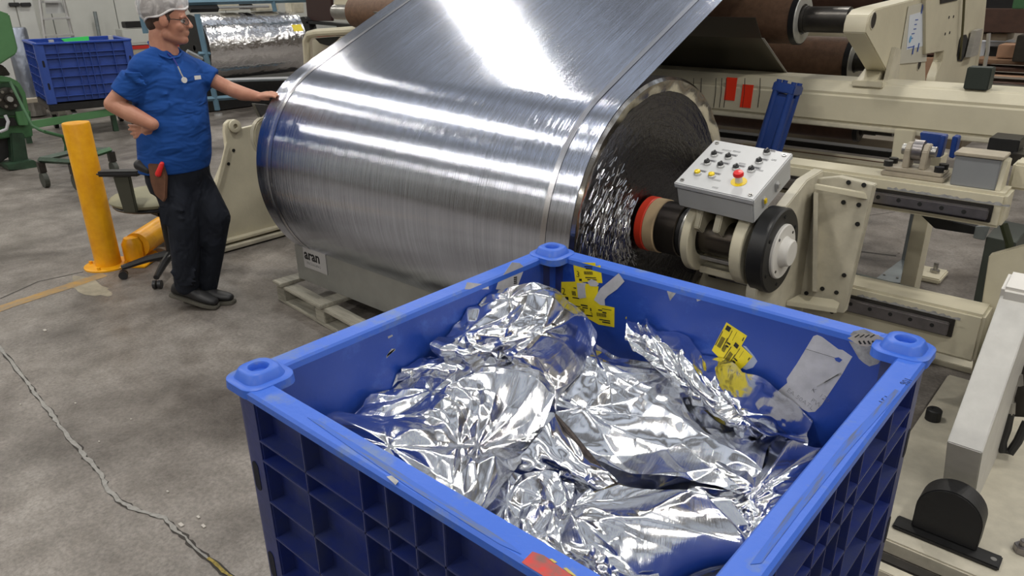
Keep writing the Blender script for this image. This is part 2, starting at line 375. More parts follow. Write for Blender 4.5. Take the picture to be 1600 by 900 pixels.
# panels of the far wall, stripe and lower band
for i, yy in enumerate(np.arange(3.0, 12.0, 1.15)):
    B((X0, yy + 0.006, .775), (X0 + 0.05, yy + 1.144, 3.4)).build('wall_panel', wall_m, wl, bevel=0.006)
B((X0, 2.0, 0.70), (X0 + 0.04, 12.2, .765)).build('red_stripe', mat('red_line_paint', (0.55, 0.03, 0.02), 0.5), wl)
B((X0, 2.0, 0.0), (X0 + 0.03, 12.2, 0.70)).build('lower_panel', wall_low, wl)
struct(B((X0 + 0.03, 2.0, 0.0), (X0 + 0.06, 12.2, 0.12)).build('baseboard_left', mat('base_red', (0.22, 0.04, 0.03), 0.5, var=0.4)))
# painted line, joints and the filled crack in the slab
g = MB(); ys = np.linspace(0.1, 1.66, 30); rr = rnd(3); Lf = []; Rf = []
for y in ys:
    xc = -5.02 - 0.17 * (y - 0.9)
    Lf.append((xc - 0.05 + rr.uniform(-.006, .006), y, 0.0015)); Rf.append((xc + 0.05 + rr.uniform(-.006, .006), y, 0.0015))
n = len(ys); g.add(Lf + Rf, [(i, i + 1, n + i + 1, n + i) for i in range(n - 1)])
g.build('painted_line', mat('worn_yellow_line', (0.42, 0.24, 0.055), 0.6, var=0.4, vscale=14, col2=(0.24, 0.19, 0.13), detail=8), floor)
crk = [(-40, 500), (-18, 524), (0, 545), (22, 570), (45, 600), (52, 612), (66, 630), (82, 648), (92, 664), (108, 684), (124, 700), (133, 714), (148, 728), (160, 745), (166, 762), (186, 781), (205, 793), (232, 803), (258, 810), (272, 826), (290, 838), (303, 855), (325, 872), (350, 893), (372, 912), (400, 940)]
pts = []
rr = rnd(11)
for (a, b_), (c, d) in zip(crk[:-1], crk[1:]):
    for k in range(4):
        t = k / 4; pts.append(P(a + (c - a) * t + rr.uniform(-1.6, 1.6), b_ + (d - b_) * t + rr.uniform(-1.2, 1.2), z=0.0015))
def ribbon(pts, wfun, z):
    V = []; n = len(pts)
    for i, p in enumerate(pts):
        d = (pts[min(i + 1, n - 1)] - pts[max(i - 1, 0)]); nn = V3((-d.y, d.x, 0)).normalized(); wv = wfun(i)
        V += [(p.x - nn.x * wv, p.y - nn.y * wv, z), (p.x + nn.x * wv, p.y + nn.y * wv, z)]
    return V, [(2 * i, 2 * i + 1, 2 * i + 3, 2 * i + 2) for i in range(n - 1)]
V, F_ = ribbon(pts, lambda i: 0.0096 + rr.uniform(-.0045, .005), 0.0012)
MB().add(V, F_).build('crack_edge', mat('dark_crack_edge', (0.035, 0.03, 0.026), 0.8), floor)
V, F_ = ribbon(pts, lambda i: (0.0074 + rr.uniform(-.0035, .003)) * (1 if i < 78 else 0.55), 0.003)
MB().add(V, F_).build('crack_filler', mat('grey_crack_filler', (0.30, 0.29, 0.27), 0.6, var=0.3, vscale=60), floor)
V, F_ = ribbon(pts[88:], lambda i: 0.004 + rr.uniform(-.002, .003), 0.0045)
MB().add(V, F_).build('crack_debris', mat('yellow_crack_debris', (0.36, 0.27, 0.05), 0.7, var=0.5, vscale=90), floor)
dj = mat('floor_joint_dark', (0.05, 0.045, 0.04), 0.8)
for p0, p1, wd in (((0, 467), (60, 440), .006), ((60, 440), (130, 425), .006), ((1300, 345), (1398, 331), .004), ((1318, 390), (1400, 400), .012), ((160, 220), (108, 215), .008)):
    a, b_ = P(*p0, z=0), P(*p1, z=0)
    V, F_ = ribbon([a, (a + b_) / 2, b_], lambda i: wd, 0.0012); MB().add(V, F_).build('floor_joint', dj, floor)
for px, py, s in ((70, 516, .014), (118, 630, .006), (32, 632, .005), (155, 690, .005), (262, 768, .006), (283, 820, .012), (318, 822, .01), (310, 808, .008), (205, 655, .005), (560, 515, .008)):
    p = P(px, py, z=0.003); MB().obox(p, (s, 0, 0), (0, s * .5, 0), (0, 0, .002)).build('floor_chip', mat('pale_chip', (0.45, 0.42, 0.38), 0.7) if 'pale_chip' not in bpy.data.materials else bpy.data.materials['pale_chip'], floor)
sp = P(140, 447, z=0.001)
rr = rnd(5)
MB().add([(sp.x + .26 * math.cos(a) * (1 + rr.uniform(-.2, .2)), sp.y + .07 * math.sin(a) * (1 + rr.uniform(-.3, .3)), .001) for a in np.linspace(0, 2 * math.pi, 24)[:-1]], [tuple(range(23))]).build('floor_patch', mat('pale_yellow_floor_patch', (0.34, 0.30, 0.22), 0.7, var=0.3, vscale=12), floor)

# unseen girders, joists and ducts, added for dark contrast in reflections
roof_steel = mat('roof_steel', (0.27, 0.27, 0.28), 0.6); duct_m = mat('spiral_duct', (0.35, 0.36, 0.37), 0.35, 0.8)
cl = bpy.data.objects['ceiling']
for y in np.arange(Y0 + 1.5, Y1, 2.5): B((X0, y - .09, CEIL - .42), (X1, y + .09, CEIL)).build('added_joist', roof_steel, cl)
for x in np.arange(X0 + 3.2, X1, 5.0): B((x - .16, Y0, CEIL - .85), (x + .16, Y1, CEIL - .42)).build('added_girder', roof_steel, cl)
glow_m = mat('glow_sheet', (0.80, 0.88, 1.0), 0.6, emit=1.05)  # glowing panels added to give reflections an even bluish ceiling
for y in np.arange(Y0 + 1.5, Y1 - 2.4, 2.5):
    for x in np.arange(X0 + 3.2, X1 - 4, 5.0): B((x + .5, y + .65, CEIL - .03), (x + 4.5, y + 1.85, CEIL - .005)).build('glow_panel', glow_m, cl)
for x, r in ((-7.6, .35), (2.2, .45)): MB().cyl((x, Y0, CEIL - 1.25), (x, Y1, CEIL - 1.25), r, seg=24).build('added_duct', duct_m, cl, smooth=True)
dk = mat('unseen_dark_mass', (0.07, 0.065, 0.06), 0.7, var=.6, vscale=1.5, col2=(0.22, 0.17, 0.12))  # unseen dark masses, added only to show in reflections
for k, (a, b_, c, d, h) in enumerate(((-14, -10.6, -6, -9.4, 3.6), (-3, -10.6, 7, -9.4, 4.2), (7.4, -6, 8.8, 3, 3.8), (7.4, 6, 8.8, 15, 4.4))):
    tag(B((a, b_, 0), (c, d, h)).build('reflection_mass', dk, bevel=.03), 'added unseen dark shelving ' + ('behind the camera toward the left', 'behind the camera toward the right', 'along the right wall, nearer one', 'along the right wall, farther one')[k], 'mass')
# lamps of the hall
lamp_shell = mat('lamp_housing', (0.6, 0.6, 0.6), 0.4, 0.5)
for x, y in LAMPS:
    t = thing('ceiling_lamp', 'round high bay lamp hanging from the hall ceiling', 'lamp', (x, y, LAMP_Z), 'high bay lamps under the hall ceiling')
    MB().lathe((x, y, LAMP_Z + .30), (0, 0, -1), [(0, 0.05), (0.05, 0.1), (0.12, 0.14), (0.27, 0.27), (0.28, 0.26), (0.13, 0.12)], 20).build('reflector', lamp_shell, t, smooth=True)
    MB().cyl((x, y, CEIL), (x, y, LAMP_Z + .29), 0.012, seg=8).build('hanger', lamp_shell, t)
    area('lamp_light', (x, y, LAMP_Z - .01), 0.5, LAMP_W, (1.0, 0.955, 0.87))
    area('ceiling_fill', (x, y, LAMP_Z + .35), 0.8, UP_W, (0.90, 0.95, 1.0), up=True)  # extra upward fill, added to brighten the ceiling

# =================================================================== film roll and web
RY, RZ, RR, RN, RF = 2.70, 0.80, 0.615, -1.565, -3.72
roll = thing('film_roll', 'huge roll of silver metallised film being wound on the cream machine', 'film roll', (RN, RY, RZ - RR))
prof = [(0, RR)]; rr = rnd(2)
for k in range(1, 40): prof.append((k * 2.155 / 40, RR + (0.0016 * math.sin(k * 1.3) if 3 < k < 37 else 0)))
prof.append((2.155, RR - 0.002))
prof[1] = (0.045, RR + 0.001); prof[38] = (2.155 - .11, RR + 0.006); prof[37] = (2.155 - .135, RR - 0.001)
MB().lathe((RN, RY, RZ), (-1, 0, 0), prof, 160, us=RR).build('wound_film', roll_film, roll, smooth=True, angle=60)
# selvedge ring at the near end, then the dished black face
rim = MB(); V = []; F_ = []; U = []; seg = 144; rr = rnd(8)
profr = [(0.0, RR), (0.012, RR - 0.012), (0.006, RR - 0.035), (-0.004, RR - 0.058)]
for j, (d, r) in enumerate(profr):
    for i in range(seg):
        a = 2 * math.pi * i / seg
        V.append((RN + d + 0.0018 * math.sin(a * 23 + j) * (j > 0) + rr.uniform(-.0008, .0008) * (j > 0), RY + r * math.cos(a), RZ + r * math.sin(a))); U.append((a, r * 3))
for j in range(3):
    for i in range(seg): F_.append((j * seg + i, j * seg + (i + 1) % seg, (j + 1) * seg + (i + 1) % seg, (j + 1) * seg + i))
rim.add(V, F_, U).build('selvedge_ring', film_mat('folded_selvedge_film', (0.55, 0.53, 0.50), 0.14, 7, 4, 0.5), roll, smooth=True, angle=50)
nth, nr = 420, 90; rs_ = np.random.RandomState(4); TH, RD = np.meshgrid(np.linspace(0, 2 * math.pi, nth, endpoint=False), np.linspace(RR - .057, .098, nr))
def vnoise(a, b_, seed):       # smooth random field on an integer lattice, periodic in a
    r_ = np.random.RandomState(seed).uniform(-1, 1, (512, 256)); ia, ib = np.floor(a).astype(int), np.floor(b_).astype(int); fa, fb = a - ia, b_ - ib
    fa = fa * fa * (3 - 2 * fa); fb = fb * fb * (3 - 2 * fb); g_ = lambda i, j: r_[i % 512, j % 256]
    return (g_(ia, ib) * (1 - fa) + g_(ia + 1, ib) * fa) * (1 - fb) + (g_(ia, ib + 1) * (1 - fa) + g_(ia + 1, ib + 1) * fa) * fb
bent = np.exp(-((np.abs(TH - math.radians(205)) / math.radians(48)) ** 2)) * np.clip((RD - .12) / .15, 0, 1) * np.clip((.58 - RD) / .10, .25, 1) + .10
Dp = -.004 - .045 * (RR - .057 - RD) / .46 + bent * (.0055 * vnoise(TH * 30 / math.pi * 2, RD * 55, 1) + .0035 * vnoise(TH * 62 / math.pi * 2, RD * 100, 2)) + .0012 * vnoise(TH * 8 / math.pi, RD * 160, 3)
V = [(RN + d, RY + r * math.cos(t), RZ + r * math.sin(t)) for d, r, t in zip(Dp.ravel(), RD.ravel(), TH.ravel())]
F_ = [(j * nth + i, j * nth + (i + 1) % nth, (j + 1) * nth + (i + 1) % nth, (j + 1) * nth + i) for j in range(nr - 1) for i in range(nth)]
MB().add(V, F_, [(t, r) for r, t in zip(RD.ravel(), TH.ravel())]).build('end_face', face_black, roll, smooth=True, angle=180)
sh_ = MB(); rr = rnd(77)          # silver shards standing in for bright glitter on the black face
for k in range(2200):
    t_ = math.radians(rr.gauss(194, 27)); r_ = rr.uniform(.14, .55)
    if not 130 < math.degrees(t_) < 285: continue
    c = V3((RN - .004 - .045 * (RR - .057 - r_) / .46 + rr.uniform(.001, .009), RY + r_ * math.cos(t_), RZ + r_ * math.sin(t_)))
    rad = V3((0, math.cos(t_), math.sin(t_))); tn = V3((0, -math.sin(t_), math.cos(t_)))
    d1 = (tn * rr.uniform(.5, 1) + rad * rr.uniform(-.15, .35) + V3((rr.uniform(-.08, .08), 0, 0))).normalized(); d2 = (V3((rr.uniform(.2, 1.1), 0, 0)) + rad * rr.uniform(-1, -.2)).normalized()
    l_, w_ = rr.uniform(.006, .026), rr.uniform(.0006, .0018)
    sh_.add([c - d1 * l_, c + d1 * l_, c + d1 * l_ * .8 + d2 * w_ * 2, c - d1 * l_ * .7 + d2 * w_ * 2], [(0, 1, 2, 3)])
sh_ = sh_.build('glitter_shards', mat('glitter_silver', (.62, .63, .67), .18, 1.0), roll); sh_['kind'] = 'stuff'
MB().lathe((RF, RY, RZ), (-1, 0, 0), [(0, RR - 0.002), (0.0, 0.09)], 64).build('far_end_face', face_black, roll, smooth=True)
MB().lathe((RN, RY, RZ), (1, 0, 0), [(-0.02, 0.10), (0.035, 0.10), (0.035, 0.075), (-.02, .075)], 40).build('cardboard_core', cardboard, roll, smooth=True)
# film web rising to the nip
th = math.radians(115); wa = math.radians(25)
t0 = V3((0, RY + (RR + .004) * math.cos(th), RZ + (RR + .004) * math.sin(th)))
wb = MB(); V = []; F_ = []; U = []
nl = 40; nxs = 48; L_ = 2.75
pathw = [(a, RY + (RR + .004) * math.cos(a), RZ + (RR + .004) * math.sin(a), (th - a) * RR) for a in np.linspace(math.radians(262), th, 60)[:-1]]
pathw = [(y, z, v) for _, y, z, v in pathw] + [(t0.y + j / nl * L_ * math.cos(wa), t0.z + j / nl * L_ * math.sin(wa), j / nl * L_) for j in range(nl + 1)]
for (y, z, v) in pathw:
    for i in range(nxs + 1):
        V.append((RN - 2.155 * i / nxs, y, z + 0.0010 * math.sin(i * 0.9) * min(1, max(0, v * 3)))); U.append((2.155 * i / nxs, v))
for j in range(len(pathw) - 1):
    for i in range(nxs): k = j * (nxs + 1) + i; F_.append((k, k + 1, k + nxs + 2, k + nxs + 1))
wb.add(V, F_, U).build('film_web', web_film, roll, smooth=True, angle=60)
# paler double band near either edge of the web and over the roll
for xe in (RN - 0.125, RF + 0.135):
    V = []; F_ = []; U = []; m_ = 0
    for a in np.linspace(math.radians(235), th, 36):
        for dx in (-.013, .013): V.append((xe + dx, RY + (RR + .0056) * math.cos(a), RZ + (RR + .0056) * math.sin(a))); U.append((dx, a * RR))
        m_ += 1
    for s in np.linspace(0.02, L_, 20):
        for dx in (-.013, .013): V.append((xe + dx, t0.y + s * math.cos(wa), t0.z + s * math.sin(wa) + .0026)); U.append((dx, s))
        m_ += 1
    F_ = [(2 * i, 2 * i + 1, 2 * i + 3, 2 * i + 2) for i in range(m_ - 1)]
    MB().add(V, F_, U).build('trim_band', web_edge, roll, smooth=True)
# the nip roller the web runs over, above the frame of the photograph
nip_y = t0.y + L_ * math.cos(wa) + 0.10 * math.sin(wa); nip_z = t0.z + L_ * math.sin(wa) - 0.10 * math.cos(wa)
MB().cyl((RN + 0.35, nip_y, nip_z), (RF - 0.3, nip_y, nip_z), 0.10, seg=40).build('guide_roller', brown_roller, smooth=True)
tag(bpy.data.objects['guide_roller'], 'brown guide roller high up where the silver web ends', 'roller')

# =================================================================== winder on the near (right) side
# ---- chuck: shaft, bearing housing, flange
ck = thing('winding_chuck', 'cream bearing housing with black flange carrying the roll core', 'chuck', (-1.25, RY, RZ - 0.17))
ax = (1, 0, 0)
def ring(x0, x1, ro, ri, name, m, par, seg=48, bev=0.004, cy=RY, cz=RZ):
    return MB().lathe((0, cy, cz), ax, [(x0, ri), (x0, ro - bev), (x0 + bev, ro), (x1 - bev, ro), (x1, ro - bev), (x1, ri), (x0, ri)], seg).build(name, m, par, smooth=True)
ring(-1.60, -1.562, 0.118, 0.09, 'red_collar', red_ring, ck)
ring(-1.562, -1.508, 0.116, 0.02, 'core_collar', cardboard, ck)
ring(-1.508, -1.41, 0.112, 0.02, 'chuck_body', shaft_steel, ck)
ring(-1.412, -1.39, 0.104, 0.02, 'chuck_groove', black_metal, ck)
ring(-1.39, -1.355, 0.112, 0.02, 'chuck_collar', steel, ck)
ring(-1.36, -1.325, 0.150, 0.085, 'housing_ring', cream, ck)
ring(-1.145, -1.098, 0.158, 0.085, 'housing_ring', cream, ck)
ring(-1.36, -1.06, 0.072, 0.01, 'drive_shaft', shaft_steel, ck, bev=0.001)
# saddle joining the two rings: top deck with tapered pockets, and a lower web
sad = MB().box((-1.33, RY - .075, RZ + .125), (-1.12, RY + .10, RZ + .145))
for (xa, xb) in ((-1.33, -1.30), (-1.245, -1.215), (-1.15, -1.12)):
    sad.prism([(xa, RY - .07, RZ + .03), (xa, RY - .11, RZ + .06), (xa, RY - .075, RZ + .16), (xa, RY + .10, RZ + .16), (xa, RY + .10, RZ + .03)], (xb - xa, 0, 0))
sad.build('saddle', cream, ck, bevel=0.004)
B((-1.33, RY - .02, RZ - .16), (-1.12, RY + .12, RZ - .13)).build('lower_web', cream, ck, bevel=0.004)
B((-1.30, RY - .085, RZ - .075), (-1.14, RY - .07, RZ - .06)).build('tie_bar', steel, ck, bevel=0.003)
B((-1.33, RY + .08, RZ - .14), (-1.12, RY + .11, RZ + .15)).build('back_plate', cream, ck, bevel=0.004)
fl = ring(-1.075, -1.005, 0.168, 0.10, 'black_flange', black_metal, ck, seg=64, bev=0.006)
MB().lathe((0, RY, RZ), ax, [(-1.01, 0.01), (-1.01, 0.108), (-0.996, 0.108), (-0.992, 0.104), (-0.992, 0.062), (-0.976, 0.054), (-0.964, 0.052), (-0.961, 0.048), (-0.961, 0.0005)], 48).build('white_cap', white_paint, ck, smooth=True)
for k in range(6):
    a = 2 * math.pi * (k + .5) / 6
    MB().cyl((-1.006, RY + .137 * math.cos(a), RZ + .137 * math.sin(a)), (-1.002, RY + .137 * math.cos(a), RZ + .137 * math.sin(a)), 0.0075, seg=10).build('bolt_hole', ink, fl)
for k in range(4):
    a = 2 * math.pi * (k + .5) / 4
    MB().cyl((-.993, RY + .09 * math.cos(a), RZ + .09 * math.sin(a)), (-.990, RY + .09 * math.cos(a), RZ + .09 * math.sin(a)), 0.006, seg=8).build('cap_screw', dark_steel, ck)

# ---- control box
rx = math.radians(22.5); ry_ = math.radians(2.3); Rb = Euler((rx, ry_, math.radians(-1.0))).to_matrix()
bc = V3((-1.226, 2.70, 1.045)); U_, V_, N_ = Rb @ V3((1, 0, 0)), Rb @ V3((0, 1, 0)), Rb @ V3((0, 0, 1))
def bx(u, v, n): return bc + U_ * u + V_ * v + N_ * n
cb = thing('control_box', 'grey push button box with red emergency stop above the black flange', 'control box', bx(0, 0, -0.058))
MB().obox(bx(0, 0, -0.012), U_ * .160, V_ * .155, N_ * .046).build('enclosure', panel_grey, cb, bevel=0.005)
lid = MB().obox(bx(0, 0, 0.046), U_ * .166, V_ * .1615, N_ * .012).build('lid', mat('light_grey_lid', (0.56, 0.57, 0.58), 0.42, var=0.05), cb, bevel=0.004)
for su, sv in ((-1, -1), (1, -1), (1, 1), (-1, 1)):
    c = bx(su * .142, sv * .137, .058)
    s_ = MB().cyl(c, c + N_ * .004, .0085, seg=14).build('corner_screw', steel, lid, smooth=True)
    MB().obox(c + N_ * .0045, U_ * .006, V_ * .001, N_ * .0006).build('slot', ink, lid)
def btn(px, py, kind):
    d = RM.T @ np.array([px - CW, py - CH, FPX]); d = V3(d); o = V3(CAMP); t = (bx(0, 0, .058) - o).dot(N_) / d.dot(N_); c = o + d * t
    par = thing if 0 else cb
    r = .0125
    bz = MB().lathe(c, N_, [(0, r + .003), (.008, r + .002), (.010, r)], 20).build('button_bezel', alu, cb, smooth=True)
    m = {'k': black_plastic, 'y': bpy.data.materials.get('yellow_button') or mat('yellow_button', (0.85, 0.62, 0.01), 0.3)}[kind]
    MB().lathe(c, N_, [(0.006, r - .0005), (.016, r - .001), (.018, r - .004), (.018, .0003)], 20).build('push_button' if kind == 'y' else 'selector_knob', m, cb, smooth=True)
    if kind == 'k': MB().obox(c + N_ * .0190, U_ * .0040, V_ * .0105, N_ * .0025).build('knob_grip', black_plastic, cb, bevel=.0015)
    # engraved name plate beside it (unreadable small print)
    pc = c + V_ * .024 + U_ * .008
    pl = MB().obox(pc + N_ * .0006, U_ * .017, V_ * .006, N_ * .0006).build('name_plate', mat('name_plate_grey', (0.33, 0.33, 0.35), 0.5) if 'name_plate_grey' not in bpy.data.materials else bpy.data.materials['name_plate_grey'], cb)
    for q in (-.0025, .001): MB().obox(pc + N_ * .0014 + V_ * q, U_ * .013, V_ * .0007, N_ * .0003).build('plate_print', ink, pl)
for px, py, k in ((1116, 243, 'k'), (1138, 247, 'k'), (1105, 256, 'k'), (1126, 260, 'k'), (1150, 264, 'k'), (1174, 267, 'k'), (1186, 254, 'k'), (1198, 240, 'k'), (1090, 272, 'y'), (1112, 276, 'y')):
    btn(px, py, k)
ec = bx(.064, -.075, .058)
MB().lathe(ec, N_, [(0, .030), (.0015, .030), (.0015, .0005)], 36).build('yellow_backing_disc', bpy.data.materials['yellow_button'], cb, smooth=True)
MB().lathe(ec, N_, [(0.001, .014), (.028, .013), (.028, .001)], 24).build('stop_stem', white_paint, cb, smooth=True)
MB().lathe(ec, N_, [(0.026, .013), (.030, .0195), (.038, .020), (.044, .017), (.046, .0005)], 28).build('emergency_stop', mat('red_mushroom_button', (0.70, 0.02, 0.02), 0.35), cb, smooth=True)
for u_, v_, s_ in ((-.08, .105, .02), (-.04, .11, .016), (.02, .04, .014), (.10, .02, .016), (-.12, -.01, .012), (-.02, -.09, .018), (.0, -.135, .012), (.12, .10, .01)):
    for q in range(2): MB().obox(bx(u_, v_ - q * .006, .0586), U_ * s_, V_ * .0008, N_ * .0004).build('panel_print', bpy.data.materials['name_plate_grey'], lid)
for v_, m in ((-.075, bpy.data.materials['yellow_button']), (.03, alu)):
    MB().obox(bx(.163, v_, -.01), U_ * .004, V_ * .012, N_ * .02).build('latch', alu, cb, bevel=.002)
    MB().obox(bx(.169, v_, -.004), U_ * .004, V_ * .008, N_ * .010).build('latch_key', m, cb, bevel=.002)
MB().obox(bx(-.04, 0.0, -.085), U_ * .10, V_ * .06, N_ * .028).build('mounting_foot', cream, cb, bevel=.003)

# ---- carriage plates that hold the chuck
cg = thing('chuck_carriage', 'cream bolted carriage bracket between flange and linear rails', 'bracket', (-0.95, 3.0, 0.3))
XP = -1.085
pl = [P(*q, x=XP + 0.02) for q in ((1238, 300), (1300, 277), (1352, 288), (1352, 300), (1300, 480), (1205, 470), (1120, 440))]
# side plate (normal X) from the housing back to the rails
MB().prism([(-1.085, 2.60, .60), (-1.085, 2.60, .66), (-1.085, 2.74, .93), (-1.085, 2.98, 1.02), (-1.085, 3.16, 1.03), (-1.085, 3.16, .36), (-1.085, 2.75, .36)], (.045, 0, 0)).build('side_plate', cream_worn, cg, bevel=.004)
YF = 3.14
def Fy(pts, y, name, m, par, th=.03, bev=.003):
    return MB().prism([P(*q, y=y) for q in pts], (0, th, 0)).build(name, m, par, bevel=bev)
Fy([(1250, 283), (1275, 280), (1310, 277), (1365, 290), (1318, 490), (1240, 478), (1245, 400)], 3.10, 'face_plate', cream_worn, cg, .05)
# angled gusset with its darker inner face
gx = [P(1272, 300, y=3.10), P(1355, 308, y=3.10), P(1270, 440, y=3.10), P(1262, 440, y=3.10)]
MB().prism([P(1271, 296, y=2.98), P(1355, 312, y=3.095), P(1352, 302, y=3.095), P(1273, 288, y=2.98)], (0, 0.02, .0)).build('top_flange', cream, cg, bevel=.002)
MB().prism([P(1271, 300, y=2.975), P(1269, 455, y=2.975), P(1269, 455, y=3.10), P(1271, 300, y=3.10)], (.02, 0, 0)).build('gusset', cream_worn, cg, bevel=.002)
MB().prism([P(1229, 470, y=2.93), P(1248, 460, y=3.02), P(1302, 467, y=3.08), P(1312, 473, y=3.08), P(1308, 482, y=2.99)], (0, 0, -.022)).build('bottom_flange', cream, cg, bevel=.002)
for q in ((1326, 285), (1350, 289), (1318, 316), (1342, 320), (1340, 350), (1319, 430), (1285, 451), (1307, 457), (1260, 458), (1300, 487)):
    c = P(*q, y=3.097); MB().cyl(c, c + V3((0, -.003, 0)), .0095, seg=12).build('bolt_hole', ink, cg)

# ---- machine frame: beams, rails
fr = thing('winding_machine', 'cream welded machine frame with beams and black holed linear rails', 'machine frame', (-0.6, 3.4, 0))
def beam(pts, y, th, name='beam', m=cream, bev=.006, par=fr): return Fy(pts, y, name, m, par, th, bev)
def line(p, q, x):   # pixel y on the line p-q at pixel x
    return p[1] + (q[1] - p[1]) * (x - p[0]) / (q[0] - p[0])
YR = 3.24
zt = P(1367, 275, y=YR).z; zb = P(1367, 326, y=YR).z
zr0 = P(1367, 318, y=YR).z; zr1 = P(1367, 293, y=YR).z
xr_end = P(1600, 380, y=YR).x; xl_end = -1.9
ub = B((-1.75, YR, zb), (-.385, YR + .16, zt)).build('upper_rail_beam', cream, fr, bevel=.012)
B((-1.55, YR - .012, zr0), (P(1548, 345, y=YR).x, YR, zr1)).build('machined_seat', dark_steel, fr, bevel=.002)
rl = B((-1.5, YR - .035, zr0 + .012), (P(1543, 345, y=YR).x, YR - .012, zr1 - .012)).build('upper_linear_rail', rail_steel, fr, bevel=.004)
for q in ((1372, 308), (1404, 313), (1437, 319), (1471, 325), (1506, 331)):
    c = P(*q, y=YR - .0352); MB().cyl(c, c + V3((0, -.001, 0)), .0085, seg=12).build('rail_hole', ink, rl)
zt2 = P(1325, 445, y=YR).z; zb2 = P(1325, 506, y=YR).z
zr3 = P(1325, 463, y=YR).z; zr2 = P(1325, 482, y=YR).z
B((-1.75, YR, zb2 - .03), (-.36, YR + .16, zt2)).build('lower_rail_beam', cream, fr, bevel=.012)
B((-1.55, YR - .012, zr2 - .01), (P(1490, 515, y=YR).x, YR, zr3 + .012)).build('machined_seat', dark_steel, fr, bevel=.002)
rl2 = B((-1.5, YR - .035, zr2), (P(1483, 515, y=YR).x, YR - .012, zr3)).build('lower_linear_rail', rail_steel, fr, bevel=.004)
for q in ((1329, 475), (1359, 483), (1391, 491), (1422, 499), (1456, 508)):
    c = P(*q, y=YR - .0352); MB().cyl(c, c + V3((0, -.001, 0)), .0085, seg=12).build('rail_hole', ink, rl2)
# torn paint edges around the seats
rr = rnd(9)
for (za, xa, xb) in ((zr1, -.80, -.37), (zr3 + .012, -.84, -.44)):
    g = MB(); xs = np.linspace(xa, xb, 40)
    V = [(x, YR - .0135, za + .004) for x in xs] + [(x, YR - .0145, za + .009 + rr.uniform(0, .010)) for x in xs]
    g.add(V, [(i, i + 1, 41 + i, 40 + i) for i in range(39)]).build('torn_paint_edge', paper_dirty, fr)
# big upper cross beam
YB = 3.80
bt = P(1300, 128, y=YB).z; bt2 = P(1300, 146, y=YB).z; bb = P(1300, 191, y=YB).z
MB().prism([(-3.6, YB, bb), (-3.6, YB, bt2), (-3.6, YB + .06, bt), (-3.6, YB + .30, bt), (-3.6, YB + .30, bb)], (3.6 - .12, 0, 0)).build('main_cross_beam', cream, fr, bevel=.012)
B((-3.6, YB - .012, bb - .022), (-.12, YB + .31, bb)).build('beam_flange', cream_worn, fr, bevel=.004)
for q, dx in (((1116, 137), .042), ((1143, 149), .04)):
    pa = P(1136 if dx == .042 else 1161, 117 if dx == .042 else 128, y=YB - .002)
    w_ = .060; h_ = .13
    MB().prism([(pa.x, YB - .0025, pa.z - .012), (pa.x + w_, YB - .0025, pa.z - .012), (pa.x + w_ - .004, YB - .003, pa.z - h_), (pa.x - .004, YB - .003, pa.z - h_)], (0, .002, 0)).build('red_tape_strip', red_tape, fr)
for px in (1115, 1124, 1131, 1160, 1184, 1092, 1080):
    a, b_ = P(px + 4, 122, y=YB - .002), P(px, 168, y=YB - .002)
    MB().tube([a, (a + b_) / 2 + V3((.004, 0, 0)), b_], .0018, 5).build('pen_mark', ink, fr)
# right hand upright column and the long arms
YU = 3.30
Fy([(1545, 400), (1600, 385), (1640, 380), (1600, 520), (1545, 700), (1500, 700)], YU + .10, 'column_web', cream, fr, .05)
# feet and grey-green cabinet seen through the frame
B((-.98, 4.62, 0), (-.90, 4.78, .85)).build('support_post', cream, fr, bevel=.004)
pf = P(1452, 425, z=.03)
B((pf.x - .10, pf.y - .12, 0.0), (pf.x + .09, pf.y + .10, .035)).build('post_foot', cream, fr, bevel=.008)
MB().cyl((pf.x + .03, pf.y, .035), (pf.x + .03, pf.y, .055), .028, seg=6).build('foot_nut', steel, fr)
MB().cyl((pf.x + .03, pf.y, .055), (pf.x + .03, pf.y, .10), .014, seg=12).build('foot_bolt', steel, fr)

gg = thing('galvanised_guard', 'grey galvanised angle guard standing on floor behind the lower beam', 'guard', (-1.1, 4.9, 0))
a = P(1408, 408, z=0); b_ = P(1436, 416, z=0)
MB().prism([(a.x, a.y, 0), (a.x, a.y, .62), (b_.x, b_.y, .62), (b_.x, b_.y, 0)], (.0, .012, 0)).build('upright_sheet', galv, gg)
c_ = P(1365, 440, z=0); d_ = P(1425, 447, z=0)
MB().add([(a.x, a.y, .012), (b_.x, b_.y, .012), (d_.x, d_.y, .012), (c_.x, c_.y, .012)], [(0, 1, 2, 3)]).build('floor_sheet', galv, gg)
for q in ((1404, 396), (1430, 401), (1440, 359), (1402, 434), (1382, 429)):
    c = P(*q, z=.016); MB().cyl(c, c + V3((0, 0, .004)), .008, seg=8).build('rivet', steel, gg)
cbn = thing('dark_cabinet', 'dark grey green open frame cabinet behind the winder rails', 'cabinet', (-.8, 4.0, 0))
YC = 3.95
def fyb(x0, y0, x1, y1, y, th, name, m, par, bev=.003):
    return Fy([(x0, y0), (x1, y1), (x1 + 0, y1 + 1), (x0, y0 + 1)], y, name, m, par, th, bev)
Fy([(1541, 370), (1588, 380), (1560, 505), (1515, 500)], YC, 'side_panel', green_grey, cbn, .35)
Fy([(1437, 335), (1526, 355), (1524, 367), (1460, 357)], YC, 'top_rail', black_metal, cbn, .05)
Fy([(1330, 427), (1500, 470), (1520, 488), (1515, 510), (1330, 452)], YC, 'bottom_rail', green_grey, cbn, .03)
Fy([(1524, 354), (1547, 354), (1538, 376), (1520, 372)], YC - .01, 'corner_post', galv, cbn, .02)
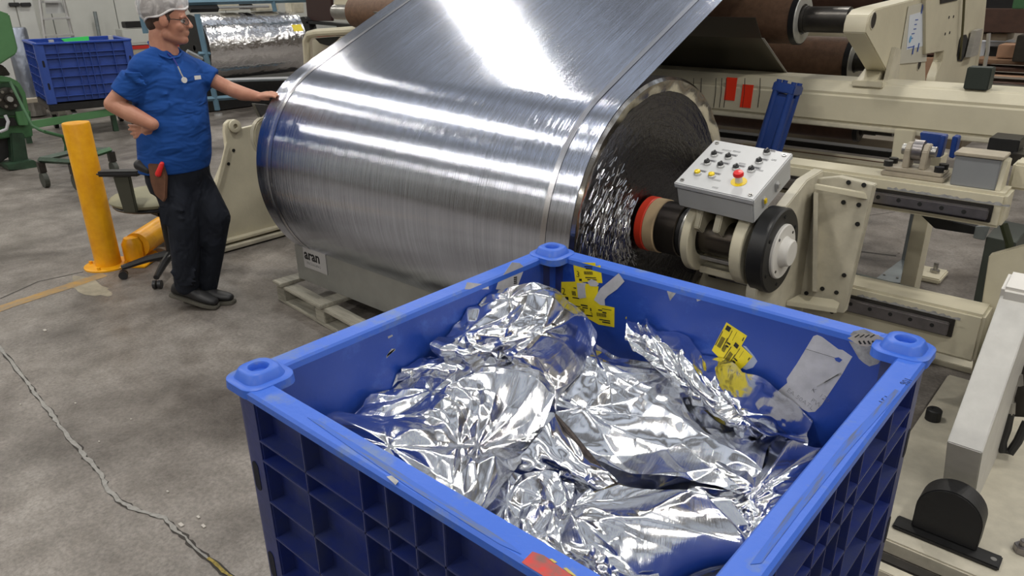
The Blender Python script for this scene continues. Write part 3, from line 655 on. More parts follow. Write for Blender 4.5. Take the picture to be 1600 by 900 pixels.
# cable
MB().tube([P(1568, 350, y=3.6), P(1577, 380, y=3.6), P(1578, 420, y=3.6), P(1570, 450, y=3.6), P(1555, 475, y=3.55), P(1540, 497, y=3.45), P(1532, 505, y=3.4)], .016, 8).build('power_cable', mat('dark_olive_cable', (0.03, 0.04, 0.015), 0.5))
tag(bpy.data.objects['power_cable'], 'dark olive cable hanging beside the slanted white bar', 'cable')
MB().tube([P(1535, 497, y=3.37), P(1520, 503, y=3.33), P(1507, 497, y=3.30), P(1506, 492, y=3.30), P(1520, 494, y=3.30), P(1538, 500, y=3.33)], .004, 6).build('wire_loop', black_rub)
tag(bpy.data.objects['wire_loop'], 'thin black wire loop lying on the lower cream beam', 'wire')

# ---- upper arm plates, their rollers
XA = -1.10
def Xp(pts, x, name, m, par, th=-.09, bev=.004): return MB().prism([P(*q, x=x) for q in pts], (th, 0, 0)).build(name, m, par, bevel=bev)
arm = thing('roller_arm', 'cream arm plate with taped instruction sheet on the main beam', 'machine arm', (XA, 4.0, 1.32))
arcp = [(1353, 52), (1355, 38), (1359, 24), (1367, 15)]
Xp(arcp + [(1380, 11), (1447, -6), (1446, 137), (1399, 136), (1384, 108)], XA, 'arm_plate', cream, arm, -.10)
Xp([(1384, 104), (1392, 110), (1378, 137), (1360, 137)], XA - .02, 'arm_stem', cream, arm, -.09, .003)
Xp([(1400, 74), (1408, 76), (1404, 130), (1386, 128)], XA + .02, 'weld_rib', cream_worn, arm, -.02, .002)
Xp([(1380, 128), (1424, 132), (1424, 140), (1378, 138)], XA + .05, 'arm_base_pad', cream, arm, -.14, .004)
for (px, py, r) in ((1364, 32, .034), (1436, 99, .033)):
    c = P(px, py, x=XA); MB().cyl(c + V3((-.002, 0, 0)), c + V3((.0015, 0, 0)), r, seg=24).build('bore', dark_steel, arm)
    MB().lathe(c, (1, 0, 0), [(0, r + .006), (.003, r + .005), (.003, r)], 24).build('bore_ring', cream_worn, arm, smooth=True)
sl = MB().prism([P(*q, x=XA + .003) for q in ((1419, 10), (1455, 0), (1447, 96), (1404, 100))], (.002, 0, 0)).build('clear_sleeve', mat('yellowed_plastic_sleeve', (0.58, 0.56, 0.48), 0.22), arm)
MB().prism([P(*q, x=XA + .0055) for q in ((1421, 24), (1449, 16), (1442, 72), (1416, 78))], (.001, 0, 0)).build('instruction_sheet', mat('blue_white_paper', (0.60, 0.64, 0.70), 0.6), arm)
o_ = P(1418, 76, x=XA + .0072); uu = (P(1440, 71, x=XA) - P(1418, 76, x=XA)).normalized()
for k, (a0, l_) in enumerate(((.0, .10), (.0, .0), (.035, .03), (.03, .05), (.05, .045), (.05, .04), (.05, .05))):
    if l_: MB().obox(o_ + uu * (a0 + l_ / 2) + V3((0, 0, .004 + k * .022)), uu * (l_ / 2), (0, 0, .0022), (.0006, 0, 0)).build('sheet_print', ink_blue, arm)
MB().cyl(o_ + uu * .02 + V3((0, 0, .045)), o_ + uu * .02 + V3((.001, 0, .045)), .018, seg=12).build('sheet_stamp', mat('light_blue_stamp', (0.12, 0.35, 0.62), 0.5), arm)
for (px, py) in ((1441, 14), (1447, 13), (1427, 78), (1435, 74)):
    MB().obox(P(px, py, x=XA + .008), (0, .008, 0), (0, 0, .022), (.0006, 0, 0)).build('sheet_mark', ink_blue, arm)
up = thing('winder_upright', 'tall cream upright plate with oval slot beside the arm plate', 'machine upright', (XA + .1, 4.3, 1.3))
Xp([(1446, -14), (1545, -34), (1537, 50), (1522, 141), (1492, 140), (1458, 139), (1463, 118), (1472, 96), (1475, 80), (1446, 85)], XA + .02, 'upright_plate', cream, up, -.05)
Xp([(1470, -2), (1497, -8), (1497, 0), (1470, 6)], XA + .025, 'top_notch', black_metal, up, -.004, 0)
for (px, py) in ((1483, 27), (1490, 26), (1477, 53), (1484, 51)):
    MB().obox(P(px, py, x=XA + .0215), (0, .008, 0), (0, 0, .007), (.001, 0, 0)).build('bolt_hole', ink, up)
Xp([(1500, 62), (1503, 55), (1510, 54), (1513, 62), (1508, 88), (1503, 96), (1497, 95), (1496, 86)], XA + .0245, 'oval_slot', ink, up, -.004, 0)
Xp([(1526, 48), (1536, 45), (1528, 86), (1516, 90)], XA + .06, 'hinge_plate', raw_steel, up, -.03, .002)
MB().tube([P(1507, -8, x=XA + .04), P(1505, 30, x=XA + .04), P(1503, 60, x=XA + .04), P(1500, 92, x=XA + .03)], .007, 6).build('cable', mat('olive_cable', (0.10, 0.09, 0.04), 0.5), up)
bbx = P(1525, 118, y=YB + .02)
tag(B((bbx.x - .045, YB + .05, bt + .001), (bbx.x + .05, YB + .14, bt + .095)).build('junction_box', mat('black_green_box', (0.02, 0.028, 0.022), 0.5), bevel=.004), 'small black box standing on top of the main cream beam', 'box')

def roller(name, label, y, z, xr, xl, r, rs, m, shaft_to, group=None, disc=alu):
    t = thing(name, label, 'roller', ((xr + xl) / 2, y, z - r), group)
    MB().lathe((xl, y, z), (1, 0, 0), [(0, .01), (0, r), (xr - xl - .02, r), (xr - xl - .02, .01)], 48).build('roller_sleeve', m, t, smooth=True)
    MB().lathe((xr - .022, y, z), (1, 0, 0), [(0, r - .001), (.002, r + .004), (.03, r + .004), (.03, r - .002)], 48).build('black_band', black_metal, t, smooth=True)
    MB().lathe((xr, y, z), (1, 0, 0), [(.007, r), (.012, r - .004), (.012, rs + .012), (.002, rs + .008), (.002, .005)], 48).build('end_disc', disc, t, smooth=True)
    MB().lathe((xr, y, z), (1, 0, 0), [(0, .01), (0, rs + .004), (.03, rs + .004), (.03, rs), (shaft_to - xr - .10, rs), (shaft_to - xr - .10, rs * .82), (shaft_to - xr, rs * .82), (shaft_to - xr, .005)], 28).build('shaft', dark_steel, t, smooth=True)
    MB().lathe((xl, y, z), (-1, 0, 0), [(-.01, rs), (.28, rs), (.28, .005)], 24).build('far_shaft', steel, t, smooth=True)
    return t
zc_alu = mat('turned_aluminium_disc', (0.50, 0.50, 0.48), 0.35, 0.5, var=0.1, vscale=30)
pA = P(1252, 30, y=4.0); roller('brown_roller', 'upper brown covered roller with pale end disc under the web', 4.0, pA.z, pA.x, -5.2, .122, .062, brown_roller, -1.20, disc=zc_alu)
pB = P(1334, 96, y=4.55); roller('brown_roller', 'lower brown covered roller behind the cream arm', 4.55, pB.z, pB.x, -4.9, .128, .05, brown_roller, -1.16, disc=zc_alu)
pC = P(1470, -3, y=5.2); roller('brown_roller', 'brown roller at the top edge behind the arm plate', 5.2, P(1340, 2, y=5.2).z, -1.45, -4.9, .13, .05, brown_dark, -1.1, disc=dark_steel)
pD = P(1330, 203, y=5.0); roller('brown_roller', 'small brown roller showing below the main cream beam', 5.0, pD.z + .01, pD.x + .05, -3.6, .075, .03, brown_dark, pD.x + .25, disc=dark_steel)
# the web between the two rollers
sx = -1.62; a, b_ = P(1190, 60, x=sx), P(1229, 117, x=sx)
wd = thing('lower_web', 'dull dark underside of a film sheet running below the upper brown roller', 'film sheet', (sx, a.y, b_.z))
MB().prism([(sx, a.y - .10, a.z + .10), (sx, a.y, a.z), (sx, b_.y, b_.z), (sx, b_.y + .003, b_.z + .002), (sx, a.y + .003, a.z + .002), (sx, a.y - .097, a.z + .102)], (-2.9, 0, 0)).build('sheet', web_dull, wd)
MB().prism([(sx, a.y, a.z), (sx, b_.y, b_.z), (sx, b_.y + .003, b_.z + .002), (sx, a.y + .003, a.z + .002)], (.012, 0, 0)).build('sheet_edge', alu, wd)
bk = thing('background_frame', 'dim brown and cream cross beams in the depth of the machine', 'machine frame', (-2, 5.5, 0))
def bgbeam(p, q, h, y, m, th=.12, xa=None, name='cross_beam'):
    A_, B_ = P(*p, y=y), P(*q, y=y); zt_ = A_.z; hb = abs(A_.z - P(p[0], p[1] + h, y=y).z)
    return B((xa if xa is not None else A_.x, y, zt_ - hb), (B_.x, y + th, zt_)).build(name, m, bk, bevel=.004)
bgbeam((1040, 105), (1285, 128), 9, 4.25, dark_steel, .05)
bgbeam((1100, 172), (1410, 215), 10, 5.4, dark_steel)
bgbeam((1115, 190), (1420, 235), 20, 5.2, mat('brown_grey_beam', (0.20, 0.165, 0.12), 0.5, var=0.2), .2)
bgbeam((1115, 205), (1420, 250), 8, 4.5, black_metal, .1)
bgbeam((1130, 222), (1480, 275), 7, 4.2, wood_brown, .02)
bgbeam((1140, 230), (1480, 280), 14, 4.1, cream, .2)
bgbeam((1150, 248), (1480, 290), 3, 3.85, mat('copper_strip', (0.5, 0.3, 0.15), 0.4, .5), .02)
bgbeam((1150, 254), (1480, 290), 16, 3.9, cream_worn, .1)
bgbeam((1225, 270), (1300, 285), 14, 3.7, cream, .1)
bgbeam((1240, 47), (1345, 52), 8, 6.0, cream, .2)
bgbeam((1200, 120), (1345, 135), 9, 5.5, cream, .2, xa=-4)
# upright bracket below the main beam, blue parts
Fy([(1398, 202), (1428, 205), (1420, 250), (1392, 248)], 3.75, 'bracket', cream, bk, .04)
for q in (((1040, -5), (1230, -5)),):
    pass
# things seen far to the right behind the machine
bg = thing('rear_machinery', 'dark brown machinery with timber shelves behind the upright', 'machinery', (-1.5, 7, 0))
def gbox(p, q, y, m, name, th=.3, bev=.005):
    A_, B_ = P(*p, y=y), P(*q, y=y); return B((A_.x, y, B_.z), (B_.x, y + th, A_.z)).build(name, m, bg, bevel=bev)
gbox((1535, -40), (1640, 16), 7.0, black_metal, 'dark_housing', 1.0)
gbox((1520, 14), (1640, 53), 6.8, brown_dark, 'dark_roller_guard')
gbox((1526, 52), (1572, 64), 6.9, wall_low, 'pale_shelf')
gbox((1520, 64), (1570, 90), 7.2, screen_w, 'white_sheet')
gbox((1540, 73), (1560, 90), 7.0, black_metal, 'dark_panel', .1)
gbox((1560, 70), (1592, 92), 6.6, tan_m, 'carton')
gbox((1520, 92), (1640, 104), 6.5, wood_brown, 'timber_shelf')
gbox((1500, 104), (1650, 116), 6.4, brown_dark, 'dark_shelf')
gbox((1500, 116), (1650, 124), 6.3, tan_m, 'timber_board')
gbox((1500, 126), (1650, 136), 6.2, brown_dark, 'drilled_rail')
gbox((1500, 137), (1650, 160), 6.1, black_metal, 'dark_base')
gbox((1590, 55), (1660, 100), 6.4, dark_steel, 'grey_cover')
gbox((1585, -6), (1600, 14), 6.5, green_paint, 'green_fitting', .1)
gbox((1420, 60), (1530, 90), 7.5, brown_dark, 'roller_guard')
gbox((1430, 90), (1530, 140), 7.4, tan_m, 'timber_board')
MB().tube([P(1545, 52, y=6.0), P(1543, 80, y=6.0), P(1536, 116, y=6.0)], .012, 6).build('pipe', alu, bg)
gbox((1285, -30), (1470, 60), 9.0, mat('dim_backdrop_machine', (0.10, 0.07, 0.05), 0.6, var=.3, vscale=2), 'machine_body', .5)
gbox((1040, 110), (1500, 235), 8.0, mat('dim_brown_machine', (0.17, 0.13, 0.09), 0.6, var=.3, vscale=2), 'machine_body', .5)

# ---- pneumatic cylinder, pivot bearing, boxes on the rail beam
cy0, cy1 = P(1233, 131, y=3.56), P(1192, 262, y=3.50)
cyl = thing('pneumatic_cylinder', 'blue pneumatic cylinder with ribbed head rising behind the control box', 'cylinder', cy1)
d = (cy0 - cy1); dn = d.normalized(); su = V3((1, 0, 0)); su = (su - dn * su.dot(dn)).normalized(); sv = dn.cross(su)
MB().obox(cy1 + d * .44, su * .043, sv * .043, dn * (d.length * .44)).build('barrel', blue_paint, cyl, bevel=.012)
for a_ in (-1, 1):
    for b_ in (-1, 1): 
        q = su * a_ * .037 + sv * b_ * .037
        MB().cyl(cy1 + q, cy1 + d * .95 + q, .016, seg=12).build('tie_rod', blue_paint, cyl, smooth=True)
        MB().cyl(cy0 + su * a_ * .036 + sv * b_ * .036, cy0 + dn * .012 + su * a_ * .036 + sv * b_ * .036, .013, seg=8).build('head_bolt', blue_paint, cyl)
MB().obox(cy0 - dn * .022, su * .054, sv * .054, dn * .022).build('head', blue_paint, cyl, bevel=.005)

pv = thing('pivot_bearing', 'worn cream clevis with round pivot pin bolted on the rail beam', 'bearing', (-.75, 3.30, zt))
ypv = 3.27
c = P(1424, 282, y=ypv)
def pbox(p, q, y0, y1, m, name, par, bev=.003):
    A_, B_ = P(*p, y=y0), P(*q, y=y0); return B((A_.x, y0, B_.z), (B_.x, y1, A_.z)).build(name, m, par, bevel=bev)
beige_w = mat('dusty_beige_paint', (0.40, 0.35, 0.27), 0.55, var=0.2, vscale=14)
xa, xb = P(1375, 275, y=ypv).x, P(1474, 285, y=ypv).x
B((xa, ypv, zt), (xb, ypv + .13, zt + .020)).build('base_plate', beige_w, pv, bevel=.004)
B((xa + .01, ypv + .005, zt + .020), (xb - .01, ypv + .125, zt + .036)).build('top_plate', beige_w, pv, bevel=.004)
xm = P(1428, 240, y=ypv).x
for s_ in (-1, 1):
    MB().prism([(xm + s_ * .032 - .012, ypv + .03, zt + .036), (xm + s_ * .032 - .012, ypv + .11, zt + .036), (xm + s_ * .032 - .012, ypv + .11, zt + .11), (xm + s_ * .032 - .012, ypv + .09, zt + .135), (xm + s_ * .032 - .012, ypv + .05, zt + .135), (xm + s_ * .032 - .012, ypv + .03, zt + .11)], (.024, 0, 0)).build('cheek', beige_w, pv, bevel=.003)
MB().cyl((xm - .018, ypv + .07, zt + .105), (xm + .018, ypv + .07, zt + .105), .042, seg=24).build('pivot_eye', rail_steel, pv, smooth=True)
MB().cyl((xm - .06, ypv + .07, zt + .105), (xm + .065, ypv + .07, zt + .105), .022, seg=20).build('pivot_pin', steel, pv, smooth=True)
for s_ in (-1, 1):
    for yy in (.03, .10): MB().cyl((xm + s_ * .095, ypv + yy, zt + .036), (xm + s_ * .095, ypv + yy, zt + .058), .018, seg=10).build('cap_bolt', black_metal, pv)
bc2 = thing('blue_clevis', 'blue clevis bracket behind the worn pivot bearing', 'bracket', (xm + .12, 3.5, 1.0))
Fy([(1437, 207), (1478, 212), (1470, 246), (1455, 246), (1440, 230)], 3.46, 'clevis_plate', blue_paint, bc2, .05)
Fy([(1470, 212), (1478, 213), (1470, 246), (1462, 246)], 3.42, 'rib', blue_paint, bc2, .04)
Fy([(1488, 213), (1497, 215), (1490, 248), (1482, 246)], 3.42, 'rib', blue_paint, bc2, .06)
gb = thing('terminal_box', 'grey sheet metal box with overhanging lid on the rail beam', 'box', (-.5, 3.3, zt))
gl, gr = P(1483, 290, y=3.27).x, P(1553, 302, y=3.27).x
B((gl, 3.27, zt), (gr, 3.38, zt + .118)).build('case', mat('grey_box_paint', (0.24, 0.25, 0.26), 0.45, var=.08), gb, bevel=.003)
B((gl - .005, 3.262, zt + .118), (gr + .008, 3.39, zt + .130)).build('lid', beige_w, gb, bevel=.002)
MB().prism([(gr, 3.30, zt + .11), (gr, 3.27, zt), (gr, 3.38, zt), (gr, 3.38, zt + .11)], (.018, 0, 0)).build('side_bracket', cream, gb, bevel=.002)
mb = thing('black_motor', 'black motor block hanging under the main beam over the grey box', 'motor', (-.45, 3.6, 1.0))
pbox((1546, 215), (1588, 246), 3.6, 3.75, black_metal, 'motor_body', mb)
pbox((1580, 240), (1606, 262), 3.55, 3.7, dark_steel, 'motor_flange', mb)
B((P(1572, 300, y=3.42).x, 3.42, zt - .02), (-.1, 3.6, zt + .085)).build('rear_rail', cream, fr, bevel=.01)

# ---- lower right: base plate, slanted bar, bumper, hydraulic fitting
bp_ = thing('machine_base_plate', 'scratched cream base plate on the floor below the slanted bar', 'base plate', (0, 2.9, 0))
B((-.49, 2.26, 0), (.55, 3.62, .055)).build('plate', mat('scratched_cream_plate', (0.56, 0.52, 0.42), 0.5, var=0.16, vscale=16, detail=9, bump=.1), bp_, bevel=.006)
B((-.55, 2.13, 0), (.5, 2.175, .03)).build('front_strip', cream_worn, bp_, bevel=.003)
B((-.55, 2.19, 0), (.5, 2.235, .022)).build('dark_strip', dark_steel, bp_, bevel=.003)
for yy in (3.8, 4.05): B((-.9, yy, .0), (-.2, yy + .09, .03)).build('cross_strip', cream_worn, bp_, bevel=.003)
x0b, x1b = -.285, -.187
sb = thing('slanted_bar', 'thick off white machined bar rising steeply from the base plate', 'bar', (x0b, 2.6, .055))
def yz(px, py, x): p = P(px, py, x=x); return (p.y, p.z)
A_ = yz(1472, 768, x0b); B_ = yz(1480, 690, x0b); C_ = yz(1563, 462, x0b); D_ = yz(1600, 655, x1b); E_ = yz(1521, 792, x1b)
poly = [(A_[0] + .02, .056), (B_[0], B_[1]), (C_[0], C_[1]), (C_[0] + .10, C_[1] + .01), (D_[0] + .12, D_[1] + .22), (E_[0] + .06, .056)]
MB().prism([(x0b, y, z) for y, z in poly], (x1b - x0b, 0, 0)).build('bar', raw_steel_m if 'raw_steel_m' in globals() else mat('machined_off_white', (0.56, 0.55, 0.52), 0.45, 0.15, var=.10, vscale=18, bump=.05), sb, bevel=.003)
MB().obox((x0b + .05, C_[0] + .05, C_[1] + .02), (.052, 0, 0), (0, .06, .015), (0, -.008, .03)).build('cap_block', white_paint, sb, bevel=.012)
bm_ = thing('rubber_bumper', 'black rounded bumper block on a flat strip at the lower right', 'bumper', (-.2, 2.4, .055))
B((-.372, 2.325, .055), (-.062, 2.395, .070)).build('mounting_strip', black_metal, bm_, bevel=.004)
cx_ = -.228; r_ = .096; y0_ = 2.36
pts = [(cx_ - r_, y0_, .07), (cx_ - r_, y0_, .155)] + [(cx_ - r_ * math.cos(t), y0_, .155 + r_ * math.sin(t)) for t in np.linspace(.15, math.pi - .15, 18)] + [(cx_ + r_, y0_, .155), (cx_ + r_, y0_, .07)]
MB().prism(pts, (0, .085, 0)).build('bumper_block', black_rub, bm_, bevel=.004)
MB().cyl((-.083, 2.36, .070), (-.083, 2.36, .0715), .009, seg=12).build('strip_hole', steel, bm_)
kp = P(1457, 655, z=.056)
tag(MB().lathe(kp, (0, 0, 1), [(0, .030), (.045, .030), (.050, .025), (.050, .012), (.046, .010), (.046, .0005)], 28).build('rubber_buffer', black_rub, smooth=True), 'short black rubber buffer standing on the base plate beside the bin', 'buffer')
np_ = P(1596, 862, z=.056)
tag(MB().cyl(np_, np_ + V3((0, 0, .025)), .026, seg=6).cyl(np_ + V3((0, 0, .02)), np_ + V3((0, 0, .045)), .013, seg=12).build('hex_bolt', rail_steel, bevel=.002), 'steel hex bolt in the base plate at the right edge', 'bolt')
hv = thing('hydraulic_valve', 'dark hydraulic block with steel elbow and black hose at the right edge', 'valve', (-.1, 3.1, .3))
yv = 3.02
Fy([(1545, 570), (1640, 575), (1640, 655), (1565, 650)], yv + .05, 'manifold', dark_steel, hv, .1)
Fy([(1572, 520), (1640, 520), (1640, 575), (1560, 575)], yv + .10, 'backing_plate', cream_worn, hv, .05)
pe = [P(1590, 594, y=yv), P(1583, 602, y=yv - .01), P(1580, 618, y=yv - .015), P(1579, 640, y=yv - .015)]
MB().tube(pe, .011, 12, rr=[.014, .011, .011, .011]).build('elbow', steel, hv, smooth=True)
MB().cyl(P(1589, 585, y=yv), P(1590, 602, y=yv - .005), .019, seg=6).build('union_nut', steel, hv)
MB().cyl(P(1579, 628, y=yv - .015), P(1578, 646, y=yv - .015), .0165, seg=6).build('swivel_nut', steel, hv)
MB().tube([P(1578, 644, y=yv - .015), P(1573, 670, y=yv - .015), P(1566, 690, y=yv - .02), P(1567, 704, y=yv - .02), P(1578, 707, y=yv - .01), P(1590, 690, y=yv), P(1604, 660, y=yv + .02)], .016, 10).build('hose', black_rub, hv, smooth=True)
for q in ((1593, 566), (1588, 577), (1600, 540)):
    c = P(*q, y=yv + .048); MB().cyl(c, c + V3((0, -.012, 0)), .014, seg=12).build('cap_screw', steel, hv)

# ---- left hand frame of the winder
lf = thing('left_frame', 'cream side frame plate with bolted base rail left of the roll', 'machine frame', (-5.0, 2.9, 0))
XL = -5.0
Xp([(352, 205), (353, 194), (359, 188), (370, 187), (377, 193), (378, 201), (398, 196), (405, 192), (440, 230), (520, 330), (520, 352), (345, 386), (322, 392), (326, 330), (338, 283), (356, 240)], XL, 'side_plate', cream, lf, -.045, .004)
MB().prism([P(*q, x=XL + .012) for q in ((352, 222), (358, 226), (343, 285), (330, 318), (324, 318), (338, 283))], (.02, 0, 0)).build('edge_rib', cream, lf, bevel=.003)
c = P(366, 197, x=XL + .002); MB().lathe(c, (1, 0, 0), [(0, .045), (.018, .045), (.020, .040), (.020, .018), (.0, .016)], 28).build('boss', cream, lf, smooth=True)
for q in ((365, 235), (357, 256)):
    c = P(*q, x=XL + .001); MB().cyl(c, c + V3((.003, 0, 0)), .012, seg=12).build('bolt_hole', ink, lf)
yb0, yb1 = P(335, 392, z=0).y, 3.75
B((XL - .02, yb0, .055), (XL + .06, yb1, .075)).build('upper_flange', cream, lf, bevel=.003)
B((XL - .02, yb0, .012), (XL + .10, yb1, .038)).build('base_rail', cream_worn, lf, bevel=.003)
B((XL - .05, yb0, .0), (XL + .08, yb1, .012)).build('shim', black_metal, lf)
c = P(379, 371, z=.038); MB().cyl(c, c + V3((0, 0, .03)), .020, seg=6).cyl(c, c + V3((0, 0, .055)), .011, seg=10).build('anchor_bolt', steel, lf)
MB().prism([P(*q, x=-3.98) for q in ((401, 192), (410, 184), (424, 184), (424, 244), (404, 238), (397, 222), (397, 205))], (-.05, 0, 0)).build('far_flange', cream, lf, bevel=.008)
MB().prism([P(398, 162, x=-3.95), P(420, 164, x=-3.95), P(416, 176, x=-3.95), P(408, 184, x=-3.95)], (-.04, 0, 0)).build('far_bracket', steel, lf, bevel=.003)

# far arm of the upper roller with the dark cabinet
XF = -5.42
la = thing('far_roller_arm', 'curved cream arm holding the brown roller at the upper left', 'machine arm', (XF, 4.0, 1.4))
pa = [P(*q, y=3.98) for q in ((528, -12), (522, 0), (520, 8), (524, 18), (540, 30), (556, 41), (590, 60), (620, 60), (560, 22), (545, 10), (540, -12))]
MB().prism(pa, (0, .10, 0)).build('arm', cream, la, bevel=.006)
Fy([(474, -40), (516, -40), (518, 33), (490, 33), (480, 28)], 4.4, 'x', black_metal, None)
dc = bpy.data.objects['x']; dc.name = 'dark_display_cabinet'; tag(dc, 'dark brown cabinet hanging at the top left of the machine', 'cabinet')
dc.data.materials[0] = mat('dark_brown_cabinet', (0.035, 0.015, 0.014), 0.4)
oc = thing('black_stand', 'black stand under the dark cabinet behind the web', 'stand', (-5.8, 4.5, 0))
Fy([(478, 33), (552, 38), (552, 43), (478, 37)], 4.35, 'cross_bar', black_metal, oc, .1)
Fy([(474, 26), (481, 32), (486, 52), (478, 52), (468, 27)], 4.35, 'left_post', black_metal, oc, .08)
Fy([(526, 38), (535, 38), (533, 56), (524, 56)], 4.4, 'right_post', black_metal, oc, .08)
Fy([(486, 37), (526, 40), (526, 53), (486, 52)], 4.9, 'shiny_strip', wrap_foil, oc, .02, 0)
lo = thing('looped_guard', 'cream rounded guard frame beside the web at the upper left', 'guard', (-5.4, 4.3, 0))
MB().tube([P(483, 160, y=4.25), P(480, 95, y=4.25), P(478, 64, y=4.25), P(483, 54, y=4.25), P(496, 51, y=4.25), P(560, 47, y=4.25), P(600, 46, y=4.25)], .035, 10).build('rail', cream, lo, smooth=True)
Fy([(488, 62), (560, 55), (560, 160), (490, 160)], 4.35, 'panel', cream_worn, lo, .03)
Fy([(492, 60), (530, 57), (515, 72), (500, 68)], 4.30, 'dark_opening', black_metal, lo, .02, 0)

# =================================================================== bulk bins
def rsq(cx, cy, h, r, z, n=6):
    """rounded square outline"""
    o = []
    for q, (sx, sy) in enumerate(((1, 1), (-1, 1), (-1, -1), (1, -1))):
        for k in range(n + 1):
            a = math.pi / 2 * (q + k / n); o.append(V3((cx + sx * (h - r) + r * math.cos(a), cy + sy * (h - r) + r * math.sin(a), z)))
    return o
def make_bin(name, label, cx, cy, H, z0, h, mats, group=None, lean=False, caps_=True):
    mi, mr, mo = mats; t = thing(name, label, 'bulk bin', (cx, cy, z0), group)
    ho = h - .010; hi = h - .060; hp = h - .048; n = 6
    g = MB(); rings = [rsq(cx, cy, hp, .06, H - .02), rsq(cx, cy, hp, .06, z0 + .02), rsq(cx, cy, hi, .045, z0 + .03), rsq(cx, cy, hi, .045, H - .005)]
    m_ = len(rings[0]); V = [p for r in rings for p in r]; F_ = []
    F_ += [tuple(m_ + i for i in range(m_))[::-1], tuple(2 * m_ + i for i in range(m_))]
    for j in (0, 2):
        for i in range(m_): F_.append((j * m_ + i, j * m_ + (i + 1) % m_, (j + 1) * m_ + (i + 1) % m_, (j + 1) * m_ + i))
    for i in range(m_): F_.append((i, (i + 1) % m_, 3 * m_ + (i + 1) % m_, 3 * m_ + i))
    sh = g.add(V, F_).build('shell', mi, t, smooth=True, angle=25)
    sh.data.materials.append(mo)
    for p_ in sh.data.polygons:
        c_ = p_.center
        if max(abs(c_.x), abs(c_.y)) > hi + .004 and abs(p_.normal.z) < .5: p_.material_index = 1
    # lip in four sides plus corners, slightly uneven from use
    e = MB(); lr = [rsq(cx, cy, h, .075, H - .022), rsq(cx, cy, h, .075, H - .006), rsq(cx, cy, h - .006, .07, H), rsq(cx, cy, hi + .004, .044, H), rsq(cx, cy, hi - .001, .045, H - .006), rsq(cx, cy, hi - .001, .045, H - .022)]
    V = [p for r in lr for p in r]; F_ = []
    for j in range(5):
        for i in range(m_): F_.append((j * m_ + i, j * m_ + (i + 1) % m_, (j + 1) * m_ + (i + 1) % m_, (j + 1) * m_ + i))
    for i in range(m_): F_.append((5 * m_ + i, 5 * m_ + (i + 1) % m_, (i + 1) % m_, i))
    e.add(V, F_).build('rim', mr, t, smooth=True, angle=30)
    rb_v = (-.32, -.12, -.04, .04, .12, .32); rb_h = (.135, .19, .31, .42, .54, .66)
    for sx, sy in ((1, 1), (-1, 1), (-1, -1), (1, -1)):
        w_ = .115; pts = [(sx * (h - w_), sy * (hp - .01)), (sx * (h - w_), sy * ho)] + \
            [(sx * (ho - .05 + .05 * math.sin(a)), sy * (ho - .05 + .05 * math.cos(a))) for a in np.linspace(0, math.pi / 2, 6)] + \
            [(sx * ho, sy * (h - w_)), (sx * (hp - .01), sy * (h - w_)), (sx * (hp - .022), sy * (hp - .022))]
        po = MB().prism([V3((cx + x, cy + y, z0)) for x, y in pts], (0, 0, H - .022 - z0)).build('corner_post', mo, t, bevel=.004)
        for zc_ in (H - .252, H - .527):
            if zc_ < z0 + .08: continue
            for hor in (0, 1):
                c = V3((cx + sx * (h - .07), cy + sy * (ho + .0004), zc_)) if hor == 0 else V3((cx + sx * (ho + .0004), cy + sy * (h - .07), zc_))
                u = V3((.016, 0, 0)) if hor == 0 else V3((0, .016, 0)); nn = V3((0, .001, 0)) if hor == 0 else V3((.001, 0, 0))
                MB().prism([c - nn + u * math.cos(a) * .8 + V3((0, 0, .028 * (1 if math.sin(a) > 0 else -1) + .014 * math.sin(a))) for a in np.linspace(.01, 2 * math.pi - .01, 16)], nn * 2).build('slot', mat('dark_slot', (0.004, 0.005, 0.015), 0.8) if 'dark_slot' not in bpy.data.materials else bpy.data.materials['dark_slot'], po)
    for sd in range(4):
        for o_ in rb_v:
            a, b_ = (o_ - .0035, o_ + .0035), (hp - .01, ho)
            if sd == 0: bb_ = ((cx + a[0], cy - b_[1], z0 + .03), (cx + a[1], cy - b_[0], H - .02))
            if sd == 1: bb_ = ((cx + b_[0], cy + a[0], z0 + .03), (cx + b_[1], cy + a[1], H - .02))
            if sd == 2: bb_ = ((cx + a[0], cy + b_[0], z0 + .03), (cx + a[1], cy + b_[1], H - .02))
            if sd == 3: bb_ = ((cx - b_[1], cy + a[0], z0 + .03), (cx - b_[0], cy + a[1], H - .02))
            B(*bb_).build('vertical_rib', mo, t, bevel=.0015)
        for zz in rb_h:
            z_ = H - zz
            if z_ < z0 + .05: continue
            k = h - .11; b_ = (hp - .01, ho)
            if sd == 0: bb_ = ((cx - k, cy - b_[1], z_ - .004), (cx + k, cy - b_[0], z_ + .004))
            if sd == 1: bb_ = ((cx + b_[0], cy - k, z_ - .004), (cx + b_[1], cy + k, z_ + .004))
            if sd == 2: bb_ = ((cx - k, cy + b_[0], z_ - .004), (cx + k, cy + b_[1], z_ + .004))
            if sd == 3: bb_ = ((cx - b_[1], cy - k, z_ - .004), (cx - b_[0], cy + k, z_ + .004))
            B(*bb_).build('horizontal_rib', mo, t, bevel=.0015)
